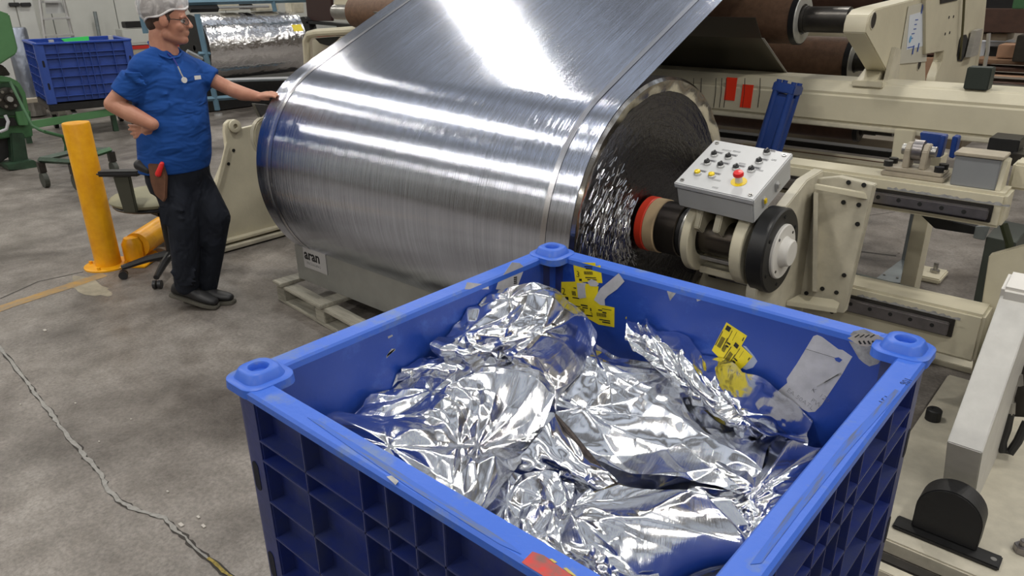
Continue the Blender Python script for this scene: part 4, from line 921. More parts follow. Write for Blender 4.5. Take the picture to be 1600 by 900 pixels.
    if caps_:
        for sx, sy in ((1, 1), (-1, 1), (-1, -1), (1, -1)):
            q = V3((cx + sx * (h - .062), cy + sy * (h - .062), 0)); nn = 28
            def sqr(hh, r, z): return rsq(q.x, q.y, hh, r, z, 6)
            def cir(r, z): return [V3((q.x + r * math.cos(2 * math.pi * (k // 7 * 6 + k % 7) / 24), q.y + r * math.sin(2 * math.pi * (k // 7 * 6 + k % 7) / 24), z)) for k in range(28)]
            rg = [sqr(.066, .035, H - .02), sqr(.066, .040, H + .001), sqr(.063, .038, H + .003), sqr(.050, .030, H + .004), sqr(.042, .028, H + .022), sqr(.038, .026, H + .025), cir(.025, H + .025), cir(.022, H + .021), cir(.021, H + .008), cir(.001, H + .008)]
            V = [p for r in rg for p in r]; F_ = []
            for j in range(len(rg) - 1):
                for i in range(28): F_.append((j * 28 + i, j * 28 + (i + 1) % 28, (j + 1) * 28 + (i + 1) % 28, (j + 1) * 28 + i))
            MB().add(V, F_).build('corner_cap', mr, t, smooth=True, angle=40)
    return t
BX, BY, BH, BHALF = -.912, 1.306, .92, .616
big = make_bin('bulk_bin', 'large scuffed blue plastic bin in the foreground full of crumpled foil', BX, BY, BH, .02, BHALF, (bin_blue, bin_rim, bin_out))
XI, XO, YI, YO = BX - BHALF + .060, BX + BHALF - .060, BY - BHALF + .060, BY + BHALF - .060
for s in big.children:      # feet hidden under the bin
    pass
# wear on the lip: long scratches and the red paint patch
def lip_strip(pts, m, name, z=BH + .0006):
    return MB().prism([P(px, py, z=z) for px, py in pts], (0, 0, .0005)).build(name, m, big)
wear = mat('grey_scratches', (0.10, 0.14, 0.26), 0.6, var=0.5, vscale=9, col2=(0.035, 0.12, 0.52), stretch=(1, 16, 1), detail=9, lo=.48, hi=.60)
wear_y = mat('grey_scratches_end', (0.08, 0.11, 0.22), 0.6, var=0.5, vscale=9, col2=(0.035, 0.12, 0.52), stretch=(16, 1, 1), detail=9, lo=.48, hi=.62)
lip_strip([(480, 652), (500, 658), (640, 748), (800, 852), (815, 866), (780, 850), (640, 762), (560, 708)], wear, 'lip_scratch')
lip_strip([(1398, 608), (1408, 612), (1330, 700), (1250, 800), (1190, 880), (1172, 882), (1240, 790), (1320, 690)], wear_y, 'lip_scratch')
lip_strip([(815, 879), (832, 862), (850, 868), (880, 890), (920, 915), (900, 932)], red_scuff, 'red_paint_patch')
lip_strip([(604, 745), (612, 743), (623, 752), (618, 758)], paper_dirty, 'lip_chip')
for q in ((857, 874, 868, 879), (880, 888, 900, 902)): lip_strip([(q[0], q[1]), (q[0] + 5, q[1] - 1), (q[2] + 3, q[3]), (q[2] - 3, q[3] + 1)], yellow_old, 'yellow_paint_fleck')
text('pen_number', '901', .026, P(1417, 603, z=BH + .0008), (0.10, 1, 0), (-1, 0.1, 0), ink, big, .0002, -.0006)
text('pen_number', '151', .030, P(1386, 634, z=BH + .0008), (0.10, 1, 0), (-1, 0.1, 0), ink, big, .0002, -.0006)

# labels stuck inside the bin
def lab(pts, m, name='sticker', y=None, x=None, off=.0008, th=.0006, par=big):
    if y is not None: return MB().prism([P(px, py, y=y - off) for px, py in pts], (0, th, 0)).build(name, m, par)
    return MB().prism([P(px, py, x=x + off) for px, py in pts], (-th, 0, 0)).build(name, m, par)
LB = lambda q: [(860 + a / 6.92, 390 + b / 6.92) for a, b in q]
def prints(par, y, off, p0, u, v, rows, m=ink):
    """rows of small dark print; p0 pixel origin, u,v pixel directions"""
    for (a, b_, l, h_) in rows:
        q = [(p0[0] + u[0] * s + v[0] * t, p0[1] + u[1] * s + v[1] * t) for s, t in ((a, b_), (a + l, b_), (a + l, b_ + h_), (a, b_ + h_))]
        lab(q, m, 'label_print', y=y, off=off, th=.0003, par=par)
def bars(a, b_, l, h_, n=9): return [(a + l * k / n, b_, l / n * .55, h_) for k in range(n)]
l1 = lab(LB([(245, 142), (485, 142), (490, 180), (540, 168), (562, 362), (520, 360), (400, 350), (270, 350)]), yellow_label, y=YO)
l2 = lab(LB([(96, 350), (300, 345), (520, 400), (510, 480), (560, 600), (692, 628), (690, 840), (520, 810), (380, 730), (135, 640)]), yellow_label, y=YO, off=.0014)
lab(LB([(285, 362), (385, 362), (372, 400), (385, 520), (300, 532)]), paper, y=YO, off=.0022)
lab(LB([(400, 350), (440, 320), (490, 340), (525, 372), (500, 400), (430, 395)]), paper, y=YO, off=.0022)
lab(LB([(738, 256), (800, 345), (720, 430), (620, 500), (585, 540), (590, 605), (540, 600), (470, 545), (510, 470), (540, 420)]), paper, y=YO, off=.0026)
for par, off, rows in ((l1, .0018, bars(.36, .42, .33, .16) + [(.40, .15, .3, .05), (.44, .25, .25, .06), (.38, .72, .4, .05), (.45, .82, .35, .05), (.14, .82, .1, .12)]),):
    prints(par, YO, off, LB([(245, 142)])[0], (42, 2), (4, 30), rows)
pl_ = LB([(100, 355)])[0]
prints(l2, YO, .0024, pl_, (42, 7), (4, 34), bars(.42, .30, .15, .2, 5) + [(.5, .12, .1, .05), (.42, .58, .25, .05), (.14, .62, .12, .14)] + bars(.5, 1.05, .32, .16) + [(.7, .86, .25, .06), (.75, .97, .2, .05), (.85, 1.3, .25, .05), (.48, .96, .2, .04)])
pl_ = LB([(410, 600)])[0]
prints(l2, YO, .0024, pl_, (42, 7), (4, 34), bars(.28, .28, .36, .16) + [(.35, .12, .15, .05), (.5, .2, .15, .06), (.35, .56, .4, .05), (.45, .65, .3, .06), (.05, .12, .04, .14), (.5, .05, .35, .03)])
def ptxt(s, q, sc, y, off, rot=0):
    p = P(*q, y=y - off); u = V3((math.cos(rot), 0, math.sin(rot))); v = V3((-math.sin(rot), 0, math.cos(rot)))
    return text('pen_mark', s, sc, p, u, v, ink, big, .0002, -.0004)
ptxt('3', (900, 432), .030, YO, .003); ptxt('2', (878, 460), .036, YO, .003, .15); ptxt('2', (922, 494), .022, YO, .003); ptxt('2', (881, 477), .02, YO, .003)
YL = lambda q: [(1080 + a / 8.18, 490 + b / 8.18) for a, b in q]
l3 = lab(YL([(450, 112), (714, 285), (560, 560), (430, 640), (262, 470)]), yellow_label, y=YO)
l4 = lab(YL([(640, 412), (785, 550), (690, 660), (585, 752), (420, 610), (520, 520)]), yellow_label, y=YO, off=.0016)
lab(YL([(700, 420), (800, 540), (845, 610), (790, 690), (700, 720), (640, 690), (785, 550), (660, 410)]), mat('clear_tape', (0.35, 0.40, 0.52), 0.25), y=YO, off=.0004)
for par, og, off, u_, v_ in ((l3, (450, 112), .0018, (264, 173), (-188, 358)), (l4, (560, 330), .0024, (225, 220), (-190, 290))):
    q0 = YL([og])[0]; u2 = (u_[0] / 8.18, u_[1] / 8.18); v2 = (v_[0] / 8.18, v_[1] / 8.18)
    prints(par, YO, off, q0, u2, v2, [(.08, .06, .2, .15)] + bars(.10, .45, .18, .35, 5) + [(.02, .30, .03, .5), (.36, .12, .02, .45), (.40, .5, .16, .05), (.42, .6, .12, .05), (.55, .08, .01, .3), (.33, .4, .02, .4)] + bars(.36, .62, .14, .22, 4) + [(.9, .1, .04, .12)])
WL = lambda q: [(1200 + a / 6, 510 + b / 6) for a, b in q]
l5 = lab(WL([(425, 92), (460, 80), (505, 98), (660, 215), (700, 222), (790, 285), (745, 360), (700, 440), (600, 590), (500, 740), (440, 800), (380, 805), (330, 780), (100, 622), (98, 600), (180, 530), (175, 490), (270, 350)]), paper, y=YO)
prints(l5, YO, .0016, WL([(355, 212)])[0], (50, 15), (-3, 6), [(0, 0, .9, .06)])
lab(WL([(622, 297), (660, 290), (697, 315), (670, 338), (635, 322)]), bin_blue, 'torn_hole', y=YO, off=.0018, par=big)
for (a, b_, s) in ((170, 605, 'EA 50ATL'), (400, 600, 'K  120'), (395, 700, 'PW')):
    p = P(*WL([(a, b_)])[0], y=YO - .0016); text('pen_note', s, .020, p, (1, 0, -.42), (.42, 0, 1), mat('faded_ink', (0.16, 0.16, 0.17), 0.8) if 'faded_ink' not in bpy.data.materials else bpy.data.materials['faded_ink'], big, .0002, -.0006)
prints(l5, YO, .0018, WL([(455, 560)])[0], (38, -22), (2, 8), [(0, 0, .9, .25), (.3, .1, .7, .4)], bpy.data.materials['paper_label'] if 'paper_label' in bpy.data.materials else paper_dirty)
lab(WL([(740, 108), (800, 45), (900, 25), (1090, 110), (1090, 200), (1075, 290), (1030, 352), (950, 375), (900, 345), (850, 300)]), paper_dirty, y=YO)
lab(WL([(745, 110), (850, 60), (1040, 80), (1050, 130), (1000, 180), (920, 190), (850, 175)]), mat('beige_paper', (0.47, 0.43, 0.38), 0.7, var=.2, vscale=30), y=YO, off=.0018)
for k in range(4): lab(WL([(845 + k * 42, 140), (858 + k * 42, 132), (880 + k * 42, 165), (862 + k * 42, 168)]), ink, 'label_print', y=YO, off=.003)
for k in range(4): lab(WL([(850 + k * 48, 75), (860 + k * 48, 80), (820 + k * 48, 105), (808 + k * 48, 100)]), ink, 'label_print', y=YO, off=.003)
lab(WL([(1160, 130), (1180, 200), (1200, 190), (1190, 400), (1115, 378), (1140, 280)]), paper_dirty, y=YO - .002)
lab(WL([(120, 735), (180, 715), (262, 740), (245, 830), (200, 800)]), yellow_old, y=YO)
lab([(1042, 455), (1052, 452), (1056, 458), (1047, 470)], paper_dirty, y=YO)
lab([(1088, 465), (1094, 464), (1095, 469), (1089, 471)], paper_dirty, y=YO)
lab([(800, 410), (812, 411), (820, 418), (806, 455), (775, 452), (778, 442)], paper, x=XI)
prints(big, YO, .0, (0, 0), (0, 0), (0, 0), [])
for k in range(4): lab([(803, 433 + k * 3), (808, 432 + k * 3), (808, 434 + k * 3), (803, 435 + k * 3)], ink, 'label_print', x=XI, off=.0016)
lab([(730, 441), (763, 445), (764, 452), (726, 452)], paper, x=XI)
lab([(410, 583), (414, 578), (421, 581), (437, 593), (434, 597), (432, 601), (427, 600), (424, 592), (417, 590), (414, 600), (411, 597)], yellow_old, x=XI)
lab([(604, 634 - 100 + 22), (612, 545), (618, 545), (604, 560)], paper_dirty, x=XI)
lab([(604, 558), (606, 553), (616, 545), (618, 547)], paper_dirty, x=XI)
lab([(606, 526), (613, 523), (614, 525), (607, 529)], paper_dirty, x=XI)

# =================================================================== crumpled foil
def catmull(a, t):
    n = len(a); x = t * (n - 1); i = np.clip(np.floor(x).astype(int), 0, n - 2); f = (x - i)[:, None]
    g = lambda k: a[np.clip(k, 0, n - 1)]
    p0, p1, p2, p3 = g(i - 1), g(i), g(i + 1), g(i + 2)
    return 0.5 * (2 * p1 + (p2 - p0) * f + (2 * p0 - 5 * p1 + 4 * p2 - p3) * f ** 2 + (3 * p1 - p0 - 3 * p2 + p3) * f ** 3)
def plnoise(U, V, W, Hh, cell, seed, sharp=1.0, aspect=1.0):
    """piecewise linear (creased) field over a W x Hh metre sheet: flat facets meeting in sharp creases"""
    r = np.random.RandomState(seed); nx = max(2, int(W / cell / aspect)); ny = max(2, int(Hh / cell))
    X = []
    for i in range(-1, nx + 2):
        for j in range(-1, ny + 2): X.append(((i + .5 + r.uniform(-.48, .48)) * W / nx, (j + .5 + r.uniform(-.48, .48)) * Hh / ny))
    X = np.array(X); Z = r.uniform(-1, 1, len(X)); Z = np.sign(Z) * np.abs(Z) ** 0.7
    tr = delaunay_2d_cdt([tuple(map(float, p)) for p in X], [], [], 0, 1e-7)
    pts = np.array([tuple(p) for p in tr[0]]); idx = [o[0] if len(o) else 0 for o in tr[3]]; Zt = Z[idx]
    out = np.zeros_like(U)
    for f in tr[2]:
        a, b_, c = pts[f[0]], pts[f[1]], pts[f[2]]; d = (b_[0] - a[0]) * (c[1] - a[1]) - (b_[1] - a[1]) * (c[0] - a[0])
        if abs(d) < 1e-12: continue
        l1_ = ((U - a[0]) * (c[1] - a[1]) - (V - a[1]) * (c[0] - a[0])) / d; l2_ = ((b_[0] - a[0]) * (V - a[1]) - (b_[1] - a[1]) * (U - a[0])) / d
        m_ = (l1_ >= -1e-9) & (l2_ >= -1e-9) & (l1_ + l2_ <= 1 + 1e-9)
        out[m_] = (Zt[f[0]] * (1 - l1_ - l2_) + Zt[f[1]] * l1_ + Zt[f[2]] * l2_)[m_]
    return out
def foil(name, label, grid, seed, amp=(.045, .013, .0012), cells=(.17, .062, .022), m=None, N=190, group=None, aspect=1.0, edge=.004):
    G = np.array([[tuple(P(px, py, z=z)) for px, py, z in row] for row in grid])
    Hh = np.mean([np.linalg.norm(np.diff(G[:, k], axis=0), axis=1).sum() for k in range(G.shape[1])])
    W = np.mean([np.linalg.norm(np.diff(r, axis=0), axis=1).sum() for r in G])
    nu = int(N * max(.5, min(1.6, W / .6))); nv = int(N * max(.3, min(1.6, Hh / .6)))
    tu, tv = np.linspace(0, 1, nu), np.linspace(0, 1, nv)
    A = np.stack([catmull(G[r], tu) for r in range(G.shape[0])])          # rows x nu x 3
    S = np.stack([catmull(A[:, k], tv) for k in range(nu)], 1)            # nv x nu x 3
    du = np.gradient(S, axis=1); dv = np.gradient(S, axis=0); Nn = np.cross(du, dv); Nn /= np.linalg.norm(Nn, axis=2, keepdims=True) + 1e-9
    Nn *= np.sign(Nn[..., 2:3] + 1e-6)
    UU, VV = np.meshgrid(tu * W, tv * Hh)
    # gentle domain warp keeps the creases from being ruler straight
    UW = UU + .003 * np.sin(VV * 21 + seed); VW = VV + .003 * np.sin(UU * 17 + seed * 2)
    mk = np.clip(.55 + 1.2 * plnoise(UU, VV, W, Hh, .18, seed * 10 + 9), .10, 1.7)
    D = sum(a * plnoise(UW, VW, W, Hh, c, seed * 10 + k, aspect=aspect if k < 2 else 1) * (mk if k else 1) for k, (a, c) in enumerate(zip(amp, cells)))
    for k in range(4):       # pleats radiating from pinched points
        rk_ = np.random.RandomState(seed * 31 + k); cu_, cv_ = rk_.uniform(.12, .88) * W, rk_.uniform(.12, .88) * Hh
        rr_ = np.hypot(UU - cu_, VV - cv_); an = np.arctan2(VV - cv_, UU - cu_) + rk_.uniform(0, 6); kk = rk_.randint(5, 9)
        ph = an * kk / (2 * math.pi) + .35 * np.sin(an * 2 + k); tri = 2 * np.abs(2 * (ph - np.floor(ph + .5))) - 1
        D += tri * rr_ * np.exp(-(rr_ / .12) ** 1.5) * rk_.uniform(.12, .26) * (amp[0] / .035)
    # long pleats fanning across the sheet
    r = np.random.RandomState(seed + 77)
    for k in range(7):
        th_ = r.uniform(0, math.pi); c0 = r.uniform(0, 1); cc = np.cos(th_) * UU + np.sin(th_) * VV; cc0 = np.cos(th_) * W * r.uniform(0, 1) + np.sin(th_) * Hh * r.uniform(0, 1)
        D += -np.abs(cc - cc0) * r.uniform(-.10, .12)
    D -= D.mean(); D = .075 * np.tanh(D / .075)
    S2 = S + Nn * D[..., None]
    S2[..., 0] = np.clip(S2[..., 0], XI + edge, XO - edge); S2[..., 1] = np.clip(S2[..., 1], YI + edge, YO - edge)
    idx = np.arange(nu * nv).reshape(nv, nu)
    F_ = np.stack([idx[:-1, :-1], idx[:-1, 1:], idx[1:, 1:], idx[1:, :-1]], -1).reshape(-1, 4)
    me = bpy.data.meshes.new(name); me.vertices.add(nu * nv); me.vertices.foreach_set('co', S2.reshape(-1))
    me.loops.add(F_.size); me.loops.foreach_set('vertex_index', F_.reshape(-1)); me.polygons.add(len(F_)); me.polygons.foreach_set('loop_start', np.arange(0, F_.size, 4))
    me.update(calc_edges=True)
    ul = me.uv_layers.new(name='UVMap'); uv = np.stack([UU, VV], -1).reshape(-1, 2)[F_.reshape(-1)]; ul.data.foreach_set('uv', uv.reshape(-1))
    me.materials.append(m or foil_m); me.shade_smooth()
    o = bpy.data.objects.new(name, me); COL.objects.link(o)
    return tag(o, label, 'foil', 'foil sheets in the blue bin')
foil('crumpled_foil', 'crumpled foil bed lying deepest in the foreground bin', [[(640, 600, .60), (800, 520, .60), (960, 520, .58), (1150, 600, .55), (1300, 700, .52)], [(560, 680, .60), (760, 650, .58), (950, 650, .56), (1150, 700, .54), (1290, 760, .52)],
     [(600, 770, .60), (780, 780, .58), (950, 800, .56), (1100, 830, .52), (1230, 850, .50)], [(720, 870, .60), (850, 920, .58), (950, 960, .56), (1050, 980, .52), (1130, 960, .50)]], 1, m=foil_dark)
foil('crumpled_foil', 'foil sheet heaped highest at the back left of the bin, its edge overhanging', [
     [(735, 449, .885), (795, 453, .885), (850, 462, .87), (895, 478, .84), (935, 522, .78)],
     [(708, 488, .865), (772, 495, .875), (832, 512, .865), (885, 535, .81), (915, 575, .74)],
     [(678, 527, .835), (740, 543, .825), (800, 552, .81), (850, 572, .78), (885, 610, .72)],
     [(712, 548, .78), (760, 562, .77), (805, 575, .76), (850, 600, .74), (875, 635, .70)]], 2, amp=(.030, .014, .003), cells=(.12, .052, .022))
foil('crumpled_foil', 'wide foil sheet fanning down to the left front corner of the bin', [
     [(632, 575, .74), (695, 566, .75), (752, 575, .765), (832, 562, .80), (872, 600, .75)],
     [(568, 628, .735), (650, 622, .765), (735, 612, .785), (802, 640, .765), (852, 665, .72)],
     [(515, 666, .72), (610, 672, .77), (690, 682, .795), (770, 705, .765), (822, 712, .70)],
     [(520, 700, .70), (620, 745, .735), (690, 790, .76), (738, 802, .765), (775, 770, .67)]], 3, amp=(.034, .011, .0012), cells=(.15, .060, .022))
foil('crumpled_foil', 'large smooth foil panel in the middle of the bin mirroring blue wall and labels', [
     [(892, 470, .835), (960, 535, .765), (1050, 562, .72), (1150, 612, .68), (1230, 682, .62)],
     [(872, 525, .80), (950, 575, .745), (1040, 612, .69), (1120, 662, .645), (1200, 702, .62)],
     [(852, 592, .745), (930, 642, .665), (1010, 682, .625), (1100, 712, .62), (1190, 745, .62)],
     [(832, 652, .695), (900, 702, .63), (980, 748, .605), (1080, 762, .62), (1180, 802, .60)]], 4, amp=(.020, .005, .0006), cells=(.22, .08, .025))
foil('crumpled_foil', 'rolled up foil bundle lying along the labelled back wall of the bin', [
     [(986, 512, .775), (1012, 502, .79), (1092, 543, .74), (1180, 602, .70), (1256, 668, .60)],
     [(978, 522, .785), (1030, 530, .80), (1100, 580, .77), (1172, 640, .73), (1250, 688, .61)],
     [(985, 545, .74), (1040, 578, .74), (1112, 630, .71), (1165, 670, .69), (1225, 702, .58)],
     [(1000, 560, .68), (1050, 600, .67), (1105, 640, .66), (1150, 675, .62), (1200, 705, .56)]], 5, amp=(.024, .013, .003), cells=(.09, .04, .018))
foil('crumpled_foil', 'bright foil sheet bulging at the right side of the bin below the grey paper label', [
     [(1115, 655, .66), (1195, 678, .645), (1258, 698, .64), (1312, 706, .615)],
     [(1080, 720, .655), (1165, 738, .68), (1240, 745, .665), (1300, 742, .61)],
     [(1060, 785, .61), (1145, 800, .635), (1210, 812, .62), (1255, 800, .58)],
     [(1070, 830, .58), (1140, 850, .60), (1190, 850, .59), (1215, 845, .56)]], 6, amp=(.030, .008, .001), cells=(.16, .07, .022))
foil('crumpled_foil', 'long folded foil flap across the front of the bin', [
     [(762, 752, .685), (852, 746, .685), (962, 762, .665), (1062, 785, .645), (1130, 802, .62)],
     [(748, 792, .725), (835, 802, .70), (930, 822, .68), (1050, 835, .665), (1185, 852, .62)],
     [(752, 828, .74), (850, 862, .70), (945, 892, .66), (1050, 905, .64), (1130, 900, .60)]], 7, amp=(.034, .009, .001), cells=(.17, .07, .022))
foil('crumpled_foil', 'narrow foil tube with a dark cut edge in the middle of the bin', [
     [(868, 650, .72), (900, 690, .705), (930, 722, .68), (962, 756, .645)],
     [(845, 675, .735), (875, 712, .715), (905, 740, .69), (935, 765, .65)],
     [(812, 712, .70), (845, 735, .68), (880, 752, .66), (905, 768, .63)],
     [(785, 735, .66), (820, 752, .65), (850, 765, .64), (880, 775, .62)]], 8, amp=(.008, .007, .002), cells=(.10, .05, .02), N=130)
foil('crumpled_foil', 'foil scrap at the very front of the bin by the red paint patch', [
     [(900, 845, .72), (960, 880, .68), (1030, 890, .65)], [(880, 880, .75), (950, 915, .70), (1040, 930, .66)], [(900, 920, .74), (960, 950, .70), (1040, 970, .66)]], 9, amp=(.02, .010, .002), cells=(.12, .06, .02), N=120)
foil('crumpled_foil', 'thin foil strip sticking out toward the left wall of the bin', [
     [(622, 572, .755), (660, 562, .765), (700, 558, .77), (745, 565, .77)], [(628, 580, .765), (665, 572, .775), (705, 570, .78), (750, 580, .77)], [(600, 600, .72), (650, 592, .74), (700, 590, .75), (750, 600, .75)]], 10, amp=(.008, .006, .002), cells=(.09, .05, .02), N=120)
cg_ = MB().tube([P(868, 648, z=.725), P(885, 668, z=.72), P(915, 705, z=.70), P(945, 740, z=.668), P(966, 757, z=.652)], .0065, 8, rr=[.003, .006, .007, .005, .002]).build('core_strip', mat('dark_torn_edge', (0.06, 0.045, 0.04), 0.5, .5, var=.6, vscale=120), smooth=True)
tag(cg_, 'dark torn strip along the edge of the narrow foil tube', 'strip')

# =================================================================== pallet and beam under the roll
pt = thing('wooden_pallet', 'weathered grey pallet on the floor under the front of the roll', 'pallet', (-3.3, 2.4, 0))
pc = P(430, 437, z=.135); dirx = (P(552, 503, z=.135) - pc); ux = V3((dirx.x, dirx.y, 0)).normalized(); uy = V3((-ux.y, ux.x, 0)) * -1
if uy.y < 0: uy = -uy
def pb(a0, a1, b0, b1, z0, z1, name='board'):
    c = pc + ux * (a0 + a1) / 2 + uy * (b0 + b1) / 2; c.z = (z0 + z1) / 2
    return MB().obox(c, ux * (a1 - a0) / 2, uy * (b1 - b0) / 2, (0, 0, (z1 - z0) / 2)).build(name, wood, pt, bevel=.004)
for a in (0, .46, .92, 1.38): pb(a, a + .10, -.02, 1.05, .115, .138, 'deck_board')
for b_ in (0, .50, .97): pb(.0, 1.48, b_, b_ + .09, .095, .115, 'stringer_board')
for b_ in (0, .50, .97):
    for a in (0, .46, .92, 1.38): pb(a, a + .10, b_, b_ + .09, .022, .095, 'block')
for b_ in (0, .50, .97): pb(0, 1.48, b_, b_ + .09, .0, .022, 'bottom_board')
ab = thing('sign_beam', 'grey metal beam with a black lettered plate lying on the pallet', 'beam', (-3.3, 2.36, .139))
ya = 2.27; a = P(463, 379, y=ya); zt_ = a.z
xa_ = P(461, 390, y=ya).x
B((xa_, ya, .139), (-1.7, ya + .012, zt_)).build('face', beam_board, ab, bevel=.002)
B((xa_, ya + .012, zt_ - .012), (-1.7, ya + .05, zt_)).build('top_flange', beam_board, ab, bevel=.002)
a0 = P(473, 388, y=ya - .004); b0 = P(509, 400, y=ya - .004); a1 = P(473, 418, y=ya - .004)
B((a0.x, ya - .006, zt_ - .135), (a0.x + .225, ya, zt_ - .008)).build('name_plate', mat('pale_sign_plate', (0.42, 0.41, 0.41), 0.5, var=.1), ab, bevel=.001)
text('lettering', 'aran', .088, (a0.x + .012, ya - .0065, zt_ - .078), (1, 0, 0), (0, 0, 1), ink, ab, .0006, .0022)
text('lettering', 'PACKAGING', .024, (a0.x + .03, ya - .0065, zt_ - .11), (1, 0, 0), (0, 0, 1), mat('faded_grey_print', (0.24, 0.24, 0.24), 0.6), ab, .0004)
for x, wh in ((-3.75, 'leftmost, beside the lettered plate'), (-3.35, 'second from the left'), (-2.95, 'third from the left'), (-2.55, 'rightmost, next to the blue bin')):
    tag(B((x, 2.40, .139), (x + .08, 3.0, .16)).build('packing_board', wood, bevel=.003), 'pale board lying crosswise behind the grey beam, ' + wh, 'board', 'packing boards under the roll')

# =================================================================== left background
def bollard_at():
    t = thing('bollard', 'upright yellow steel bollard with round foot plate', 'bollard', (-5.315, 1.757, 0))
    MB().lathe((-5.315, 1.757, 0), (0, 0, 1), [(.012, .083), (.975, .083), (.985, .079), (.988, .0005)], 32).build('post', yellow, t, smooth=True)
    MB().lathe((-5.315, 1.757, 0), (0, 0, 1), [(0, .0005), (0, .155), (.010, .155), (.012, .150), (.013, .08)], 28).build('foot_plate', yellow, t, smooth=True)
    for k in range(4):
        a = k * math.pi / 2 + .7; MB().cyl((-5.315 + .125 * math.cos(a), 1.757 + .125 * math.sin(a), .012), (-5.315 + .125 * math.cos(a), 1.757 + .125 * math.sin(a), .030), .012, seg=6).build('anchor_nut', yellow, t)
bollard_at()
p0 = P(214, 383, z=.11); p1 = P(312, 318, z=.11)
hb = thing('barrier_pipe', 'yellow pipe lying low to the floor behind the bollard and chair base', 'barrier', (p0.x, p0.y, 0))
dd = (p1 - p0).normalized()
MB().lathe(p0, dd, [(0, .0005), (0, .088), ((p1 - p0).length, .088), ((p1 - p0).length, .001)], 32).build('pipe', yellow, hb, smooth=True)
MB().lathe((p0.x - .02, p0.y - .02, 0), (0, 0, 1), [(.01, .072), (.13, .072), (.17, .05), (.18, .001)], 24).build('elbow', yellow, hb, smooth=True)
MB().obox((p0.x, p0.y, .006), dd * .17, V3((-dd.y, dd.x, 0)) * .12, (0, 0, .006)).build('foot_plate', yellow, hb, bevel=.003)

# ---- office chair
_pc = P(268, 398, z=.12); chx, chy = _pc.x, _pc.y
ch = thing('office_chair', 'beige and black office chair behind the man in the blue shirt', 'chair', (chx, chy, 0))
Fc = -chx * .6636 + chy * .7478
toward = -ER      # the seat opens to the left of the photograph
MB().cyl((chx, chy, .10), (chx, chy, .42), .028, seg=16).build('gas_column', black_metal, ch, smooth=True)
for k in range(5):
    a = math.radians(100 + 72 * k); e = V3((chx + .31 * math.cos(a), chy + .31 * math.sin(a), .075))
    MB().tube([V3((chx, chy, .13)), V3((chx + .16 * math.cos(a), chy + .16 * math.sin(a), .11)), e], .022, 8, rr=[.030, .024, .018]).build('base_spoke', black_plastic, ch, smooth=True)
    tn = V3((-math.sin(a), math.cos(a), 0))
    cs = MB().cyl(e - tn * .026 + V3((0, 0, -.047)), e - tn * .006 + V3((0, 0, -.047)), .028, seg=16).cyl(e + tn * .006 + V3((0, 0, -.047)), e + tn * .026 + V3((0, 0, -.047)), .028, seg=16)
    cs.build('caster', black_plastic, ch, smooth=True)
tw = V3(toward); sdv = V3((-tw.y, tw.x, 0)); sc_ = V3((chx, chy, .52)) + tw * .04
MB().ell(sc_, (tw, sdv, V3((0, 0, 1))), (.27, .25, .058), 32, 16).build('seat', beige_fab, ch, smooth=True)
MB().ell(sc_ - V3((0, 0, .035)), (tw, sdv, V3((0, 0, 1))), (.255, .235, .042), 28, 12).build('seat_pan', black_plastic, ch, smooth=True)
MB().obox((chx, chy, .44), (.09, 0, 0), (0, .07, 0), (0, 0, .03)).build('mechanism', black_metal, ch, bevel=.01)
bc_ = V3((chx, chy, .86)) - tw * .26
MB().ell(bc_, (tw, sdv, V3((0, 0, 1))), (.055, .22, .30), 24, 16).build('backrest', beige_fab, ch, smooth=True)
MB().tube([V3((chx, chy, .45)) - tw * .1, V3((chx, chy, .46)) - tw * .28, bc_ - tw * .04], .02, 8).build('back_bar', black_metal, ch, smooth=True)
for s_, nm in ((1, 'armrest'), (-1, 'armrest')):
    q = V3((chx, chy, 0)) + sdv * .27 * s_ + tw * .06
    MB().prism([q + V3((0, 0, .50)) - tw * .045, q + V3((0, 0, .50)) + tw * .035, q + V3((0, 0, .73)) + tw * .055, q + V3((0, 0, .73)) - tw * .045], sdv * .03 * s_).build('arm_post', mat('dark_olive_post', (0.05, 0.05, 0.035), 0.5) if 'dark_olive_post' not in bpy.data.materials else bpy.data.materials['dark_olive_post'], ch, bevel=.006)
    MB().obox(q + V3((0, 0, .745)) + tw * .02, tw * .13, sdv * .045, (0, 0, .016)).build(nm, black_plastic, ch, bevel=.013)

# ---- far bin on casters
FBX, FBY, FBZ, FBR = -11.27, 3.97, .44, math.radians(-11)
fb = make_bin('bulk_bin', 'blue plastic bin standing far back in front of the white wall', FBX, FBY, 1.19, FBZ, .575, (bin_blue, bin_blue, mat('far_bin_blue', (0.03, 0.075, 0.34), 0.45, var=.12)), caps_=False)
B((FBX - .56, FBY - .56, FBZ - .09), (FBX + .56, FBY + .56, FBZ)).build('cart_deck', black_metal, fb, bevel=.01)
for sx in (-1, 1):
    for sy in (-1, 1):
        c = V3((FBX + sx * .45, FBY + sy * .42, .10))
        MB().cyl(c + V3((0, -.025, 0)), c + V3((0, .025, 0)), .10, seg=20).build('caster', black_rub, fb, smooth=True)
        MB().obox(c + V3((0, 0, .16)), (.04, 0, 0), (0, .04, 0), (0, 0, .10)).build('caster_fork', steel, fb, bevel=.005)
fb.rotation_euler = (0, 0, FBR)
def inbin(x, y, z): return V3((FBX + x * math.cos(FBR) - y * math.sin(FBR), FBY + x * math.sin(FBR) + y * math.cos(FBR), z))
MB().prism([inbin(.36, -.22, 1.215), inbin(.36, .10, 1.235), inbin(.40, .08, 1.08), inbin(.40, -.10, 1.08)], (-.03, 0, 0)).build('x', green_tape)
gt = bpy.data.objects['x']; gt.name = 'green_bag'; tag(gt, 'bright green bag end showing over the rim of the far blue bin', 'bag')
